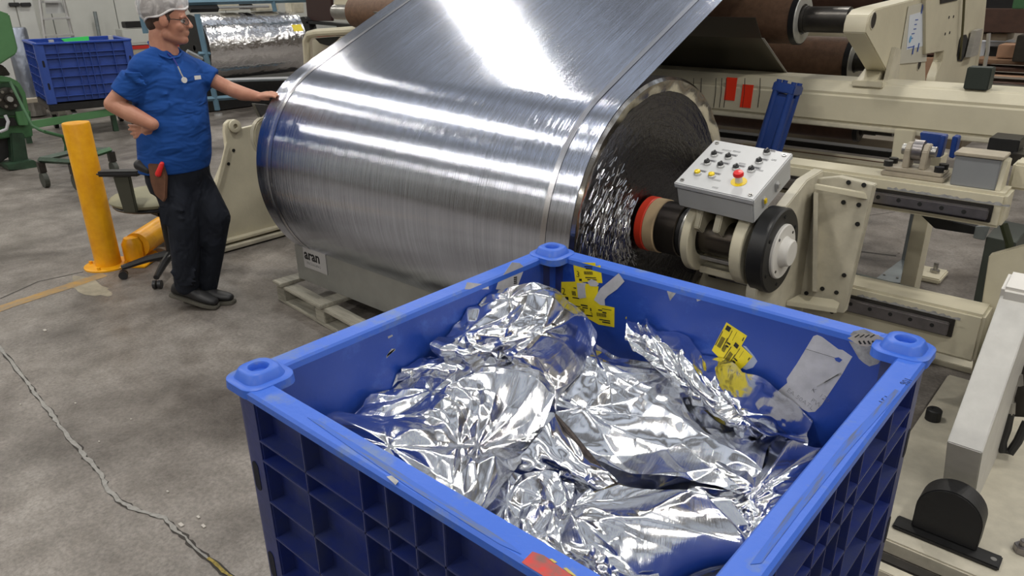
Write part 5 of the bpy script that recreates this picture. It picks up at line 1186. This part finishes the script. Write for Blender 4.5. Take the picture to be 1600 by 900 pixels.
for yy, hh, wh in ((-.34, 1.21, 'near its left corner'), (.36, 1.23, 'near its right end'), (-.22, 1.16, 'just left of the green bag')):
    tag(MB().tube([inbin(.30, yy, .6), inbin(.30, yy + .01, hh)], .03, 10).build('cardboard_tube', paper, smooth=True), 'pale tube end standing inside the far blue bin ' + wh, 'tube', 'tubes in the far blue bin')
# ---- stepladder against the wall
ld = thing('stepladder', 'aluminium stepladder against the white wall behind the far bin', 'ladder', (-14.6, 5.3, 0))
xl_ = -14.6
def wp(px, py, x=xl_): return P(px, py, x=x)
for a, b_ in (((60, -12), (72, 75)), ((96, -12), (118, 75))):
    A_, B_ = wp(*a), wp(*b_); MB().tube([A_, B_, B_ + (B_ - A_) * .75], .028, 6).build('side_rail', alu, ld)
for (q0, q1) in (((67, 3), (93, 3)), ((66, 30), (108, 28)), ((70, 57), (115, 54))):
    A_, B_ = wp(*q0), wp(*q1); A2 = V3((xl_ + .07, A_.y, A_.z)); 
    MB().prism([V3((xl_ - .06, A_.y, A_.z + .02)), V3((xl_ + .06, A_.y, A_.z + .02)), V3((xl_ + .06, A_.y, A_.z - .015)), V3((xl_ - .06, A_.y, A_.z - .015))], (0, B_.y - A_.y, B_.z - A_.z)).build('step', alu, ld, bevel=.004)
MB().add([wp(70, -10, xl_ - .05), wp(90, -10, xl_ - .05), wp(102, 20, xl_ - .05), wp(72, 22, xl_ - .05)], [(0, 1, 2, 3)]).build('brace', panel_grey, ld)
# cabinet doors
cab = thing('wall_cabinet', 'white two door cabinet with black handles at the top left', 'cabinet', (-15.5, 4.2, 0))
ya_, yb_, yc_ = P(-40, 30, x=-15.4).y, P(30, 30, x=-15.4).y, P(58, 30, x=-15.4).y
B((-15.9, ya_, 0.05), (-15.45, yc_, 2.3)).build('carcass', white_paint, cab, bevel=.005)
for a, b_ in ((ya_, yb_ - .008), (yb_ + .008, yc_)): B((-15.45, a, .10), (-15.42, b_, 2.27)).build('door', mat('cabinet_white', (0.56, 0.57, 0.55), 0.5, var=.05) if 'cabinet_white' not in bpy.data.materials else bpy.data.materials['cabinet_white'], cab, bevel=.004)
for px in (22, 40):
    c = P(px, 7, x=-15.40); B((-15.42, c.y - .08, c.z - .03), (-15.37, c.y + .08, c.z + .03)).build('handle', black_plastic, cab, bevel=.008)
tag(MB().tube([P(148, 18, x=-15.8), P(156, 60, x=-15.8), P(157, 75, x=-15.8)], .035, 8).build('wall_pipe', galv, smooth=True), 'thin grey pipe running down the white wall', 'pipe')
# upright foil roll on a stand
ur = P(66, 148, x=-13.2)
fr2 = thing('upright_film_roll', 'upright grey film roll standing beside the green machine', 'film roll', (-13.2, ur.y, .22))
pt0, pb0 = P(34, 45, x=-13.2), P(48, 143, x=-13.2)
MB().lathe((-13.2, pb0.y, .30), (0, 0, 1), [(0, .001), (0, .15), (.97, .15), (1.0, .135), (1.0, .05), (.95, .001)], 40, us=.3).build('film_body', film_mat('dull_blue_film', (0.30, 0.33, 0.40), .35, 10, 10, .6, big=.5, bigscale=6), fr2, smooth=True)
B((-13.5, pb0.y - .32, .24), (-12.9, pb0.y + .50, .30)).build('stand_plate', wall_low, fr2, bevel=.005)
MB().cyl((-13.2, pb0.y, .02), (-13.2, pb0.y, .24), .14, seg=20).build('stand_post', steel, fr2)
tag(B((-14.3, pb0.y - .1, 0), (-13.9, pb0.y + 1.0, .16)).build('floor_box', brown_dark, bevel=.01), 'dark low box on the floor beneath the wall by the upright roll', 'box')
# ---- green machine at the left edge
gm = thing('green_machine', 'oily green machine with hexagonal hood at the left edge', 'machine', (-9.5, 2.3, 0))
xg = -9.3
def Gp(pts, x, name, m, th=-.3, bev=.012): return MB().prism([P(*q, x=x) for q in pts], (th, 0, 0)).build(name, m, gm, bevel=bev)
Gp([(-40, 10), (0, 17), (15, 22), (28, 75), (26, 84), (0, 101), (-40, 95)], xg + .2, 'hood', green_light, -.5)
Gp([(-30, 122), (0, 120), (14, 120), (30, 128), (40, 145), (45, 170), (44, 182), (-30, 190)], xg, 'wheel_guard', green_light, -.25)
Gp([(-30, 128), (0, 127), (16, 128), (27, 136), (35, 152), (38, 172), (36, 180), (-30, 182)], xg + .03, 'guard_face', green_dark, -.02, .004)
Gp([(-30, 180), (48, 172), (52, 214), (40, 216), (22, 214), (-30, 222)], xg - .02, 'gear_housing', green_paint, -.4)
Gp([(24, 175), (46, 172), (44, 196), (30, 196)], xg + .05, 'bracket', green_light, -.06, .005)
Gp([(-30, 186), (22, 184), (28, 196), (-30, 200)], xg + .02, 'dark_slot', black_metal, -.02, 0)
Gp([(-30, 215), (18, 212), (22, 240), (0, 255), (-30, 258)], xg - .1, 'motor', black_metal, -.3)
Gp([(16, 208), (38, 208), (46, 258), (20, 262)], xg, 'leg', green_dark, -.14)
Gp([(10, 258), (52, 250), (62, 256), (58, 264), (14, 266)], xg + .1, 'foot', green_dark, -.3, .005)
Gp([(0, 100), (8, 104), (18, 118), (-30, 122), (-30, 100)], xg - .2, 'dark_neck', dark_steel, -.2)
c = P(12, 154, x=xg + .05)
MB().lathe(c, (1, 0, 0), [(-.05, .12), (.02, .115), (.03, .07), (.03, .05), (.06, .045), (.065, .0005)], 20).build('hub', dark_steel, gm, smooth=True)
for k in range(6):
    a = k * math.pi / 3; MB().cyl(c + V3((.02, .085 * math.cos(a), .085 * math.sin(a))), c + V3((.045, .085 * math.cos(a), .085 * math.sin(a))), .016, seg=6).build('hub_bolt', steel, gm)
MB().cyl(c + V3((.06, 0, 0)), c + V3((.09, 0, 0)), .028, seg=12).build('hub_nut', alu, gm)
MB().tube([P(8, 180, x=xg + .1), P(13, 190, x=xg + .12), P(10, 202, x=xg + .12), (P(0, 206, x=xg + .1))], .016, 8).build('hose', paper, gm, smooth=True)
MB().tube([P(0, 128, x=xg + .1), P(16, 128, x=xg + .1), P(38, 172, x=xg + .3), P(50, 196, x=xg + .35), P(62, 203, x=xg + .4), P(70, 206, x=xg + .5)], .016, 8).build('tow_bar', green_paint, gm, smooth=True)
MB().tube([P(70, 206, x=-8.9), P(98, 213, x=-9.0), P(103, 225, x=-9.05), P(103, 240, x=-9.1)], .018, 8).build('drawbar', green_paint, gm, smooth=True)
# two green trolley frames
tr = thing('green_trolley', 'low dark green trolley frame with caster behind the bollard', 'trolley', (-8.9, 2.9, 0))
q = [P(62, 250, z=.27), P(112, 253, z=.27), P(172, 234, z=.27), P(120, 236, z=.27)]
for a, b_, m_ in ((0, 1, green_dark), (1, 2, green_paint), (2, 3, green_dark), (3, 0, green_dark)):
    MB().tube([q[a], q[b_]], .028, 4).build('frame_bar', m_, tr)
for c in (q[0], q[1], q[2]):
    MB().obox(c + V3((0, 0, -.07)), (.03, 0, 0), (0, .03, 0), (0, 0, .05)).build('caster_fork', dark_steel, tr)
    MB().cyl((c.x, c.y - .022, .075), (c.x, c.y + .022, .075), .075, seg=20).build('caster_wheel', mat('dusty_black_wheel', (0.05, 0.055, 0.045), .6) if 'dusty_black_wheel' not in bpy.data.materials else bpy.data.materials['dusty_black_wheel'], tr, smooth=True)
t2 = thing('green_rail', 'light green steel rail running in front of the far blue bin', 'rail', (-11, 3.8, .2))
a, b_ = P(40, 196, x=-10.8), P(176, 174, x=-10.8)
MB().prism([a + V3((0, 0, .045)), a - V3((0, 0, .045)), b_ - V3((0, 0, .045)), b_ + V3((0, 0, .045))], (.05, 0, 0)).build('channel', green_light, t2, bevel=.004)
for c in (a, b_): B((c.x - .05, c.y - .03, 0), (c.x, c.y + .03, c.z - .04)).build('rail_leg', green_dark, t2)
c = P(114, 180, x=-10.9); MB().cyl(c + V3((0, -.03, -.02)), c + V3((0, .03, -.02)), .10, seg=20).build('guide_wheel', steel, t2, smooth=True)

# ---- rack with the wrinkled foil roll
rk = thing('storage_rack', 'blue grey steel rack holding the wrinkled film roll', 'rack', (-11.3, 6.3, 0))
xr_ = -10.9
def bar(p, q, r=.035, m=rack_blue, name='rack_bar', x=xr_, par=rk):
    return MB().tube([P(*p, x=x), P(*q, x=x)], r, 4).build(name, m, par)
bar((308, 22), (340, 172), .045, name='front_post'); bar((212, -20), (228, 52), .05, name='rear_post', x=-13.2); bar((318, 155), (470, 145), .035); bar((310, 84), (328, 84), .03)
bar((290, 4), (500, -1), .04); bar((292, 80), (316, 92), .03, alu); bar((332, 126), (470, 122), .03, alu)
bar((424, -10), (430, 18), .04, name='shelf_post'); bar((296, 14), (340, 13), .05, black_metal); bar((340, 12), (420, 10), .02, alu)
for p, q, m_ in (((345, 6), (375, 16), cream_worn), ((380, 6), (396, 14), dark_steel), ((400, 8), (436, 16), cream_worn), ((455, 4), (476, 20), cream_worn)):
    A_, B_ = P(*p, x=-11.2), P(*q, x=-11.2); B((-11.4, A_.y, B_.z), (-11.2, B_.y, A_.z)).build('shelf_item', m_, rk, bevel=.01)
A_, B_ = P(335, 126, x=-11.0), P(475, 165, x=-11.0)
B((-12.0, A_.y, .02), (-11.3, B_.y + .3, .42)).build('dark_underframe', black_metal, rk)
c = P(340, 172, x=xr_); MB().cyl((c.x, c.y, 0), (c.x, c.y, .04), .06, seg=12).build('foot', alu, rk)
xw = -11.35; y0w, y1w = P(322, 60, x=-10.95).y, P(478, 60, x=-10.95).y
wr = thing('wrapped_film_roll', 'wrinkled silver film roll with small yellow label lying in the rack', 'film roll', (xw, (y0w + y1w) / 2, .5))
zt3 = P(400, 18, x=xw).z; zb3 = P(400, 122, x=-11.0).z; Rw = (zt3 - zb3) / 2
MB().lathe((xw, y0w, (zt3 + zb3) / 2), (0, 1, 0), [(0, .05), (0, Rw - .02), (.03, Rw), ((y1w - y0w), Rw), ((y1w - y0w), .05)], 96, us=Rw).build('wrapped_film', wrap_foil, wr, smooth=True)
MB().lathe((xw, y0w - .005, (zt3 + zb3) / 2), (0, 1, 0), [(0, .04), (0, Rw - .01), (.004, Rw - .01)], 40).build('end_wrap', black_metal, wr)
zc3 = (zt3 + zb3) / 2; ap = math.radians(28); yl_ = P(466, 54, x=xw + Rw * math.cos(ap)).y
MB().obox((xw + (Rw + .003) * math.cos(ap), yl_, zc3 + (Rw + .003) * math.sin(ap)), (0, .085, 0), V3((-math.sin(ap), 0, math.cos(ap))) * .055, V3((math.cos(ap), 0, math.sin(ap))) * .002).build('yellow_label', yellow_label, wr)
ms_ = thing('wall_bracket', 'black arm on a pale ledge on the wall behind the man', 'bracket', (-15.2, 7.0, .9))
A_, B_ = P(196, 34, x=-14.8), P(222, 43, x=-14.8); B((-15.0, A_.y, B_.z), (-14.8, B_.y + .3, A_.z)).build('black_arm', black_metal, ms_, bevel=.01)
A_, B_ = P(190, 46, x=-14.8), P(240, 66, x=-14.8); B((-15.1, A_.y, B_.z), (-14.8, B_.y, A_.z)).build('ledge', wall_m, ms_, bevel=.01)

# =================================================================== the man
F0 = 4.15
def M(px, py, d=0.0): return P(px, py, F=F0 + d)
fh, er, up_ = V3(FH), V3(ER), V3((0, 0, 1))
fc = (er * math.cos(math.radians(40)) - fh * math.sin(math.radians(40))).normalized()    # the way the chest faces
rt = V3((fc.y, -fc.x, 0))                                                                # his right
man = thing('person', 'man in blue T-shirt, dark trousers and white hairnet touching the roll', 'person', (M(318, 470).x, M(318, 470).y, 0))
skin = mat('skin', (0.50, 0.245, 0.16), 0.5, var=0.12, vscale=14, col2=(0.43, 0.185, 0.12), bump=.04)
shirt_m = mat('blue_cotton', (0.014, 0.072, 0.30), 0.85, var=0.12, vscale=9, bump=0.0, spec=.2)
def cloth_bump(m, sc, st, stretch):
    nt = m.node_tree; b = nt.nodes['Principled BSDF']; tc = nt.nodes['Texture Coordinate']
    mp = nt.nodes.new('ShaderNodeMapping'); mp.inputs['Scale'].default_value = stretch; mp.inputs['Rotation'].default_value = (0.5, 0.3, 0.2)
    nt.links.new(tc.outputs['Object'], mp.inputs[0]); n = nt.nodes.new('ShaderNodeTexNoise'); n.inputs['Scale'].default_value = sc; n.inputs['Detail'].default_value = 2; n.inputs['Distortion'].default_value = .6
    nt.links.new(mp.outputs[0], n.inputs['Vector']); bp = nt.nodes.new('ShaderNodeBump'); bp.inputs['Strength'].default_value = st; bp.inputs['Distance'].default_value = .04
    nt.links.new(n.outputs[0], bp.inputs['Height']); nt.links.new(bp.outputs[0], b.inputs['Normal'])
cloth_bump(shirt_m, 6, .75, (1, 1, 2.2))
trous_m = mat('dark_navy_cloth', (0.012, 0.015, 0.024), 0.8, var=.25, vscale=8, spec=.25); cloth_bump(trous_m, 7, .8, (1.5, 1.5, 1))
# --- body: one continuous surface (head, neck, arms, hands, legs)
b = MB()
A3 = (er, fh, up_)
b.ell(M(257, 20), A3, (.105, .078, .108), 28, 18)                    # skull
b.ell(M(272, 38, 0), A3, (.070, .066, .092), 24, 16)                 # face
b.caps(M(262, 54, -.045), M(283, 62, -.012), .030, .024); b.caps(M(262, 54, .045), M(283, 62, .012), .030, .024)
b.ell(M(286, 62), A3, (.028, .030, .024))                            # chin
b.ell(M(276, 60), A3, (.045, .045, .035)); b.ell(M(272, 49), A3, (.062, .063, .055))
b.caps(M(290, 27), M(298, 41), .0085, .0130); b.ell(M(296, 42, -.012), A3, (.011, .009, .009)); b.ell(M(296, 42, .012), A3, (.011, .009, .009))
b.ell(M(292, 50.5), A3, (.013, .020, .0065)); b.ell(M(291.5, 54), A3, (.012, .018, .007))
for s_ in (-1, 1): b.caps(M(288, 25, s_ * .012), M(283, 27, s_ * .048), .011, .009); b.ell(M(280, 42, s_ * .040), A3, (.024, .02, .026))
for s_ in (-1, 1):
    b.ell(M(255, 33, s_ * .084), (er, fh + er * -.35 * s_, up_), (.022, .011, .034)); b.ell(M(258, 33, s_ * .076), A3, (.018, .012, .024))
b.caps(M(252, 55, .0), M(256, 92, .0), .062, .070, sc=(1, 1)); b.caps(M(258, 62), M(266, 90), .050, .055)
b.ell(M(264, 140), (rt, fc, up_), (.165, .105, .20)); b.ell(M(272, 205), (rt, fc, up_), (.155, .125, .20)); b.ell(M(276, 255), (rt, fc, up_), (.155, .12, .12))
# right arm (near): upper arm, elbow, forearm, wrist
SR, ELR, WR = M(222, 108, -.14), M(176, 163, -.20), M(238, 194, -.22)
b.caps(M(216, 116, -.15), M(200, 136, -.17), .048, .050); b.caps(M(200, 136, -.17), ELR, .050, .043)
b.caps(ELR, M(205, 178, -.21), .043, .046); b.caps(M(205, 178, -.21), WR, .046, .033)
SL, ELL, WL_ = M(298, 108, .12), M(362, 140, .15), M(403, 151, .06)
b.caps(SL, ELL, .042, .040); b.caps(ELL, M(378, 146, .11), .041, .040); b.caps(M(378, 146, .11), WL_, .040, .027)
# legs inside the trousers
HR, KR, AR = M(262, 268, -.07), M(286, 350, -.10), M(292, 445, -.06)
HL, KL, AL = M(300, 268, .06), M(336, 340, .03), M(326, 448, .04)
b.caps(HR, KR, .085, .058); b.caps(KR, AR, .056, .030); b.caps(HL, KL, .085, .058); b.caps(KL, AL, .056, .030)
# hands
def hand(b, w, k, fdir, side, palm_n, lens, curl, thumb, scl=1.0):
    """w wrist, k knuckle centre, fdir finger direction, side from little finger to index, palm_n palm normal"""
    fdir = fdir.normalized(); side = side.normalized(); palm_n = palm_n.normalized()
    for s_ in (-.028, -.010, .010, .027): b.caps(w + side * s_ * .55, k + side * s_, .015 * scl, .0125 * scl, 10)
    for s_, l_, cu in zip((-.030, -.010, .011, .031), lens, curl):
        p = k + side * s_; d_ = (fdir + palm_n * cu * .4 + side * s_ * 3).normalized(); q = p + d_ * l_ * .45
        d2 = (d_ + palm_n * cu).normalized(); r_ = q + d2 * l_ * .3; d3 = (d2 + palm_n * cu * .8).normalized(); e_ = r_ + d3 * l_ * .25
        b.caps(p, q, .0098, .0088, 10); b.caps(q, r_, .0088, .0080, 10); b.caps(r_, e_, .0080, .0066, 10)
    t0_ = w + side * .022 + (k - w) * .25; t1_ = t0_ + thumb.normalized() * .035; t2_ = t1_ + (thumb.normalized() + fdir * .8).normalized() * .032
    b.caps(t0_, t1_, .0145, .011, 10); b.caps(t1_, t2_, .011, .0085, 10)
# left hand resting flat on the far edge of the roll
kL = M(417, 148, .02)
hand(b, WL_, kL, M(436, 143, -.01) - kL, M(412, 158, -.10) * 1 - M(412, 145, .04), V3((0.25, -.2, -1)), (.070, .080, .078, .062), (.25, .18, .18, .22), M(428, 158, -.03) - M(410, 152, .02))
# right hand, bent back at the waist with the fingers pointing behind him
b.caps(WR, M(228, 203, -.17), .030, .024)
kR = M(214, 205, -.14)
hand(b, M(234, 202, -.18), kR, M(196, 207, -.10) - kR, V3((0, 0, -1)) + fh * .15, fh, (.074, .080, .072, .056), (.25, .2, .2, .25), V3((0, 0, -1)) - er * .3)
body = b.build('body', skin, man, remesh=.0050, smit=3)
# --- head details
eyew = mat('eye_white', (0.75, 0.73, 0.70), 0.2); iris = mat('dark_iris', (0.04, 0.025, 0.015), 0.2)
for s_ in (-1, 1):
    e = M(285.5, 33, s_ * .031); MB().ell(e, A3, (.0125, .0125, .0115), 14, 10).build('eye', eyew, man, smooth=True)
    MB().ell(e + er * .0095 + fh * s_ * .003, A3, (.0045, .006, .006), 10, 8).build('iris', iris, man, smooth=True)
    MB().caps(M(286, 27.5, s_ * .018), M(282, 28, s_ * .046), .0045, .003, 8).build('eyebrow', mat('brown_hair', (0.05, 0.028, 0.018), 0.7, bump=.4, bscale=90) if 'brown_hair' not in bpy.data.materials else bpy.data.materials['brown_hair'], man)
hair = bpy.data.materials['brown_hair']
hb_ = MB(); hb_.ell(M(253, 14), A3, (.110, .086, .106), 28, 16); hb_.ell(M(243, 34), A3, (.050, .064, .060), 20, 12)
for s_ in (-1, 1): hb_.ell(M(262, 30, s_ * .070), A3, (.010, .010, .026), 14, 10)
ho = hb_.build('hair', hair, man, remesh=.007, smit=2)
# keep the hair off the forehead: cut with a sloping plane is not needed, the net covers the rest
net = bpy.data.materials.new('white_hairnet'); net.use_nodes = True; nt = net.node_tree; bs = nt.nodes['Principled BSDF']
bs.inputs['Base Color'].default_value = (.82, .80, .80, 1); bs.inputs['Roughness'].default_value = .7
tc = nt.nodes.new('ShaderNodeTexCoord'); n1 = nt.nodes.new('ShaderNodeTexNoise'); n1.inputs['Scale'].default_value = 16; n1.inputs['Detail'].default_value = 3; n1.inputs['Distortion'].default_value = 1.5
nt.links.new(tc.outputs['Object'], n1.inputs['Vector']); rp = nt.nodes.new('ShaderNodeValToRGB'); rp.color_ramp.elements[0].position = .44; rp.color_ramp.elements[0].color = (.40, .40, .40, 1); rp.color_ramp.elements[1].position = .68; rp.color_ramp.elements[1].color = (.80, .80, .80, 1)
nt.links.new(n1.outputs[0], rp.inputs[0]); nt.links.new(rp.outputs[0], bs.inputs['Alpha'])
# hairnet: a puffy cap open below, gathered along an elastic band
g = MB(); R_ = []; hc = M(255.5, 9.5); rr = rnd(21); nu = 64
tilt = up_ * .96 - er * .26; tilt.normalize(); ax1 = (er - tilt * er.dot(tilt)).normalized(); ax2 = tilt.cross(ax1)
bands = []
for j, (h_, s_) in enumerate(((-.040, .985), (-.034, 1.01), (-.022, 1.07), (0.0, 1.11), (.03, 1.11), (.06, 1.02), (.085, .84), (.104, .58), (.115, .28), (.118, .02))):
    ring_ = []
    for i in range(nu):
        a = 2 * math.pi * i / nu; wv = 1 + (.022 * math.sin(a * 9 + j) + .014 * math.sin(a * 17 + j * 2)) * (1 if 0 < j < 8 else .3)
        ring_.append(hc + tilt * (h_ + .006 * math.sin(a * 5 + j)) + ax1 * (math.cos(a) * .120 * s_ * wv - .004) + ax2 * (math.sin(a) * .092 * s_ * wv))
    R_.append(ring_)
V = [p for r in R_ for p in r]; F_ = [(j * nu + i, j * nu + (i + 1) % nu, (j + 1) * nu + (i + 1) % nu, (j + 1) * nu + i) for j in range(len(R_) - 1) for i in range(nu)]
g.add(V, F_); hn = g.build('hairnet', net, man, smooth=True, angle=80)
MB().tube(R_[0] + [R_[0][0]], .005, 6).build('hairnet_band', mat('white_elastic', (.78, .76, .75), .7), man, smooth=True)
# glasses
gl_ = mat('glasses_frame', (0.03, 0.03, 0.03), .3)
for s_ in (-1, 1):
    MB().tube([M(289, 32, s_ * .052), M(272, 30, s_ * .076), M(257, 30, s_ * .084)], .0022, 6).build('glasses_temple', gl_, man)
    c = M(290.5, 34, s_ * .034)
    MB().tube([c + fh * .021 * math.cos(t) * s_ + up_ * .016 * math.sin(t) - er * .006 * math.cos(t) for t in np.linspace(0, 2 * math.pi, 16)], .0018, 6).build('glasses_rim', gl_, man)
    MB().add([c + fh * .020 * math.cos(t) * s_ + up_ * .015 * math.sin(t) - er * .006 * math.cos(t) for t in np.linspace(0, 2 * math.pi, 17)[:-1]], [tuple(range(16))]).build('lens', mat('lens_tint', (0.2, 0.2, 0.2), .1, alpha=.15) if 'lens_tint' not in bpy.data.materials else bpy.data.materials['lens_tint'], man)
MB().tube([M(293, 31, -.013), M(293.5, 30, 0), M(293, 31, .013)], .002, 6).build('glasses_bridge', gl_, man)
# --- T-shirt
s = MB()
def ering(px, py, a_, b2, d=0.0, n=36):
    c = M(px, py, d); return [c + rt * a_ * math.cos(t) + fc * b2 * math.sin(t) for t in np.linspace(0, 2 * math.pi, n + 1)[:-1]]
s.loft([ering(258, 77, .066, .060), ering(260, 86, .092, .066), ering(262, 93, .135, .082), ering(262, 104, .185, .108), ering(264, 120, .205, .128), ering(266, 150, .200, .146), ering(270, 185, .196, .165), ering(273, 220, .200, .176), ering(274, 248, .200, .172), ering(273, 264, .196, .160)])
s.caps(M(236, 106, -.10), M(205, 133, -.165), .072, .068); s.lathe(M(212, 122, -.155), M(196, 147, -.175) - M(212, 122, -.155), [(0, .001), (0, .074), (.105, .076), (.112, .070), (.105, .001)], 24)
s.caps(M(286, 104, .10), M(305, 111, .13), .070, .068); s.lathe(M(300, 109, .122), ELL - M(300, 109, .122), [(0, .001), (0, .072), (.118, .068), (.125, .062), (.118, .001)], 24)
s.caps(M(247, 84, -.035), M(226, 103, -.12), .046, .070); s.caps(M(272, 86, .04), M(294, 104, .11), .046, .062); s.caps(M(240, 98, -.07), M(222, 108, -.13), .060, .070); s.caps(M(284, 98, .07), M(296, 106, .11), .055, .062)
r_ = rnd(31)
for k in range(7):      # drag folds across the flank
    y_ = 150 + k * 14; s.caps(M(228 + k * 2, y_ + 10, -.165), M(262 + k * 3, y_ + r_.uniform(-4, 8), -.155 + .004 * k), .010, .005, 8)
for k in range(4): s.caps(M(196 + k * 6, 118 + k * 5 - 4, -.232), M(222 + k * 4, 113 + k * 7, -.228), .008, .004, 8)
shirt = s.build('t_shirt', shirt_m, man, remesh=.0075, smit=4)
MB().obox(M(308, 121, -.052) + fc * .006, rt * -.018, up_ * .010, fc * .001).build('chest_print', white_paint, man)
# neck lanyard with steel chain and white disc
lan = mat('navy_lanyard', (0.01, 0.015, 0.20), .6)
f0_ = M(271, 91, -.075) ; f1_ = M(278, 104, -.115)
MB().tube([M(262, 84, -.055) , f0_, f1_], .004, 6).build('lanyard', lan, man)
MB().tube([f1_, M(282, 113, -.128), M(286, 121, -.137)], .0042, 6).build('lanyard_chain', steel, man)
c = M(287.5, 125, -.142); MB().cyl(c, c + fc * .006, .015, seg=18).build('lanyard_disc', white_paint, man)
MB().tube([M(232, 66, 0), M(237, 75, -.055), M(250, 86, -.086), M(265, 92, -.085), M(279, 89, -.05), M(285, 82, .01), M(278, 75, .055), M(258, 68, .075), M(240, 64, .045), M(232, 66, 0)], .0065, 8).build('collar', shirt_m, man, smooth=True)
# --- trousers
tz = MB()
tz.loft([ering(276, 250, .172, .138), ering(277, 262, .180, .142), ering(279, 278, .180, .140), ering(282, 296, .165, .130)])
tz.caps(M(266, 275, -.06), KR, .108, .086); tz.caps(KR, M(290, 400, -.09), .086, .080); tz.caps(M(290, 400, -.09), M(292, 444, -.07), .080, .070)
tz.caps(M(300, 278, .05), KL, .104, .088); tz.caps(KL, M(330, 395, .035), .086, .074); tz.caps(M(330, 395, .035), M(322, 448, .04), .074, .066)
tz.caps(M(300, 300, 0), M(312, 370, -.02), .09, .06)
for k in range(5): tz.caps(M(268 + k * 3, 425 + k * 5, -.14), M(306, 422 + k * 6, -.135), .010, .006, 8)
for k in range(3): tz.caps(M(262, 322 + k * 14, -.165), M(286, 330 + k * 12, -.175), .012, .006, 8)
tz.build('trousers', trous_m, man, remesh=.0085, smit=4)
MB().obox(M(262, 338, -.165), er * .042 + up_ * -.006, up_ * .055, -fh * .010).build('leg_pocket', trous_m, man, bevel=.008)
ho_ = mat('brown_leather', (0.15, 0.065, 0.035), .55, var=.3, vscale=20)
MB().prism([M(233, 255, -.185), M(257, 256, -.185), M(263, 275, -.185), M(262, 308, -.185), M(258, 315, -.185), M(244, 303, -.185), M(238, 285, -.185)], -fh * .022).build('holster', ho_, man, bevel=.005)
MB().caps(M(247, 272, -.215), M(253, 256, -.205), .016, .012).build('red_tool', mat('red_handle', (.65, .02, .02), .35), man, smooth=True)
MB().caps(M(218, 258, -.15), M(232, 266, -.165), .030, .022).build('belt_pouch', black_rub, man, smooth=True)
# --- shoes
shoe = mat('black_shoe', (0.014, 0.014, 0.016), .5, var=.3, vscale=30); sole = mat('grey_sole', (0.09, 0.085, 0.07), .6)
def shoe_(heel, toe, lift, lab_=None):
    d_ = (toe - heel); L2 = d_.length; d_ = d_.normalized(); sd = V3((-d_.y, d_.x, 0)).normalized(); u_ = sd.cross(d_) * -1
    if u_.z < 0: u_ = -u_
    t_ = thing('x', 'x', 'x') if False else None
    def rg(s_, w0, h0, z0_): 
        c = heel + d_ * L2 * s_ + u_ * z0_
        return [c + sd * w0 * math.copysign(abs(math.cos(a)) ** .75, math.cos(a)) + u_ * (h0 * (.5 + .5 * math.sin(a)) if math.sin(a) > 0 else h0 * .5 * (1 + math.sin(a) * .9)) for a in np.linspace(0, 2 * math.pi, 17)[:-1]]
    o = MB().loft([rg(0.0, .026, .05, .022), rg(.04, .036, .085, .018), rg(.2, .040, .105, .016), rg(.38, .040, .092, .016), rg(.55, .045, .070, .016), rg(.75, .048, .056, .016), rg(.92, .038, .044, .018), rg(1.0, .020, .030, .022)]).build('shoe', shoe, man, smooth=True, sub=1, angle=180)
    MB().loft([[heel + d_ * L2 * s_ + sd * w_ * c_ + u_ * z_ for c_, z_ in ((-1, 0), (1, 0), (1, .022), (-1, .022))] for s_, w_ in ((-.02, .028), (.05, .038), (.3, .038), (.5, .042), (.75, .050), (.95, .038), (1.02, .022))]).build('sole', sole, o, bevel=.004)
    return o
h1 = M(268, 458, -.06); t1 = P(340, 482, z=.0)
shoe_(V3((h1.x, h1.y, .075)), V3((t1.x, t1.y, .002)), .06)
h2 = P(292, 470, z=0); t2_ = P(366, 474, z=0)
shoe_(V3((h2.x, h2.y, .001)), V3((t2_.x, t2_.y, .001)), 0)
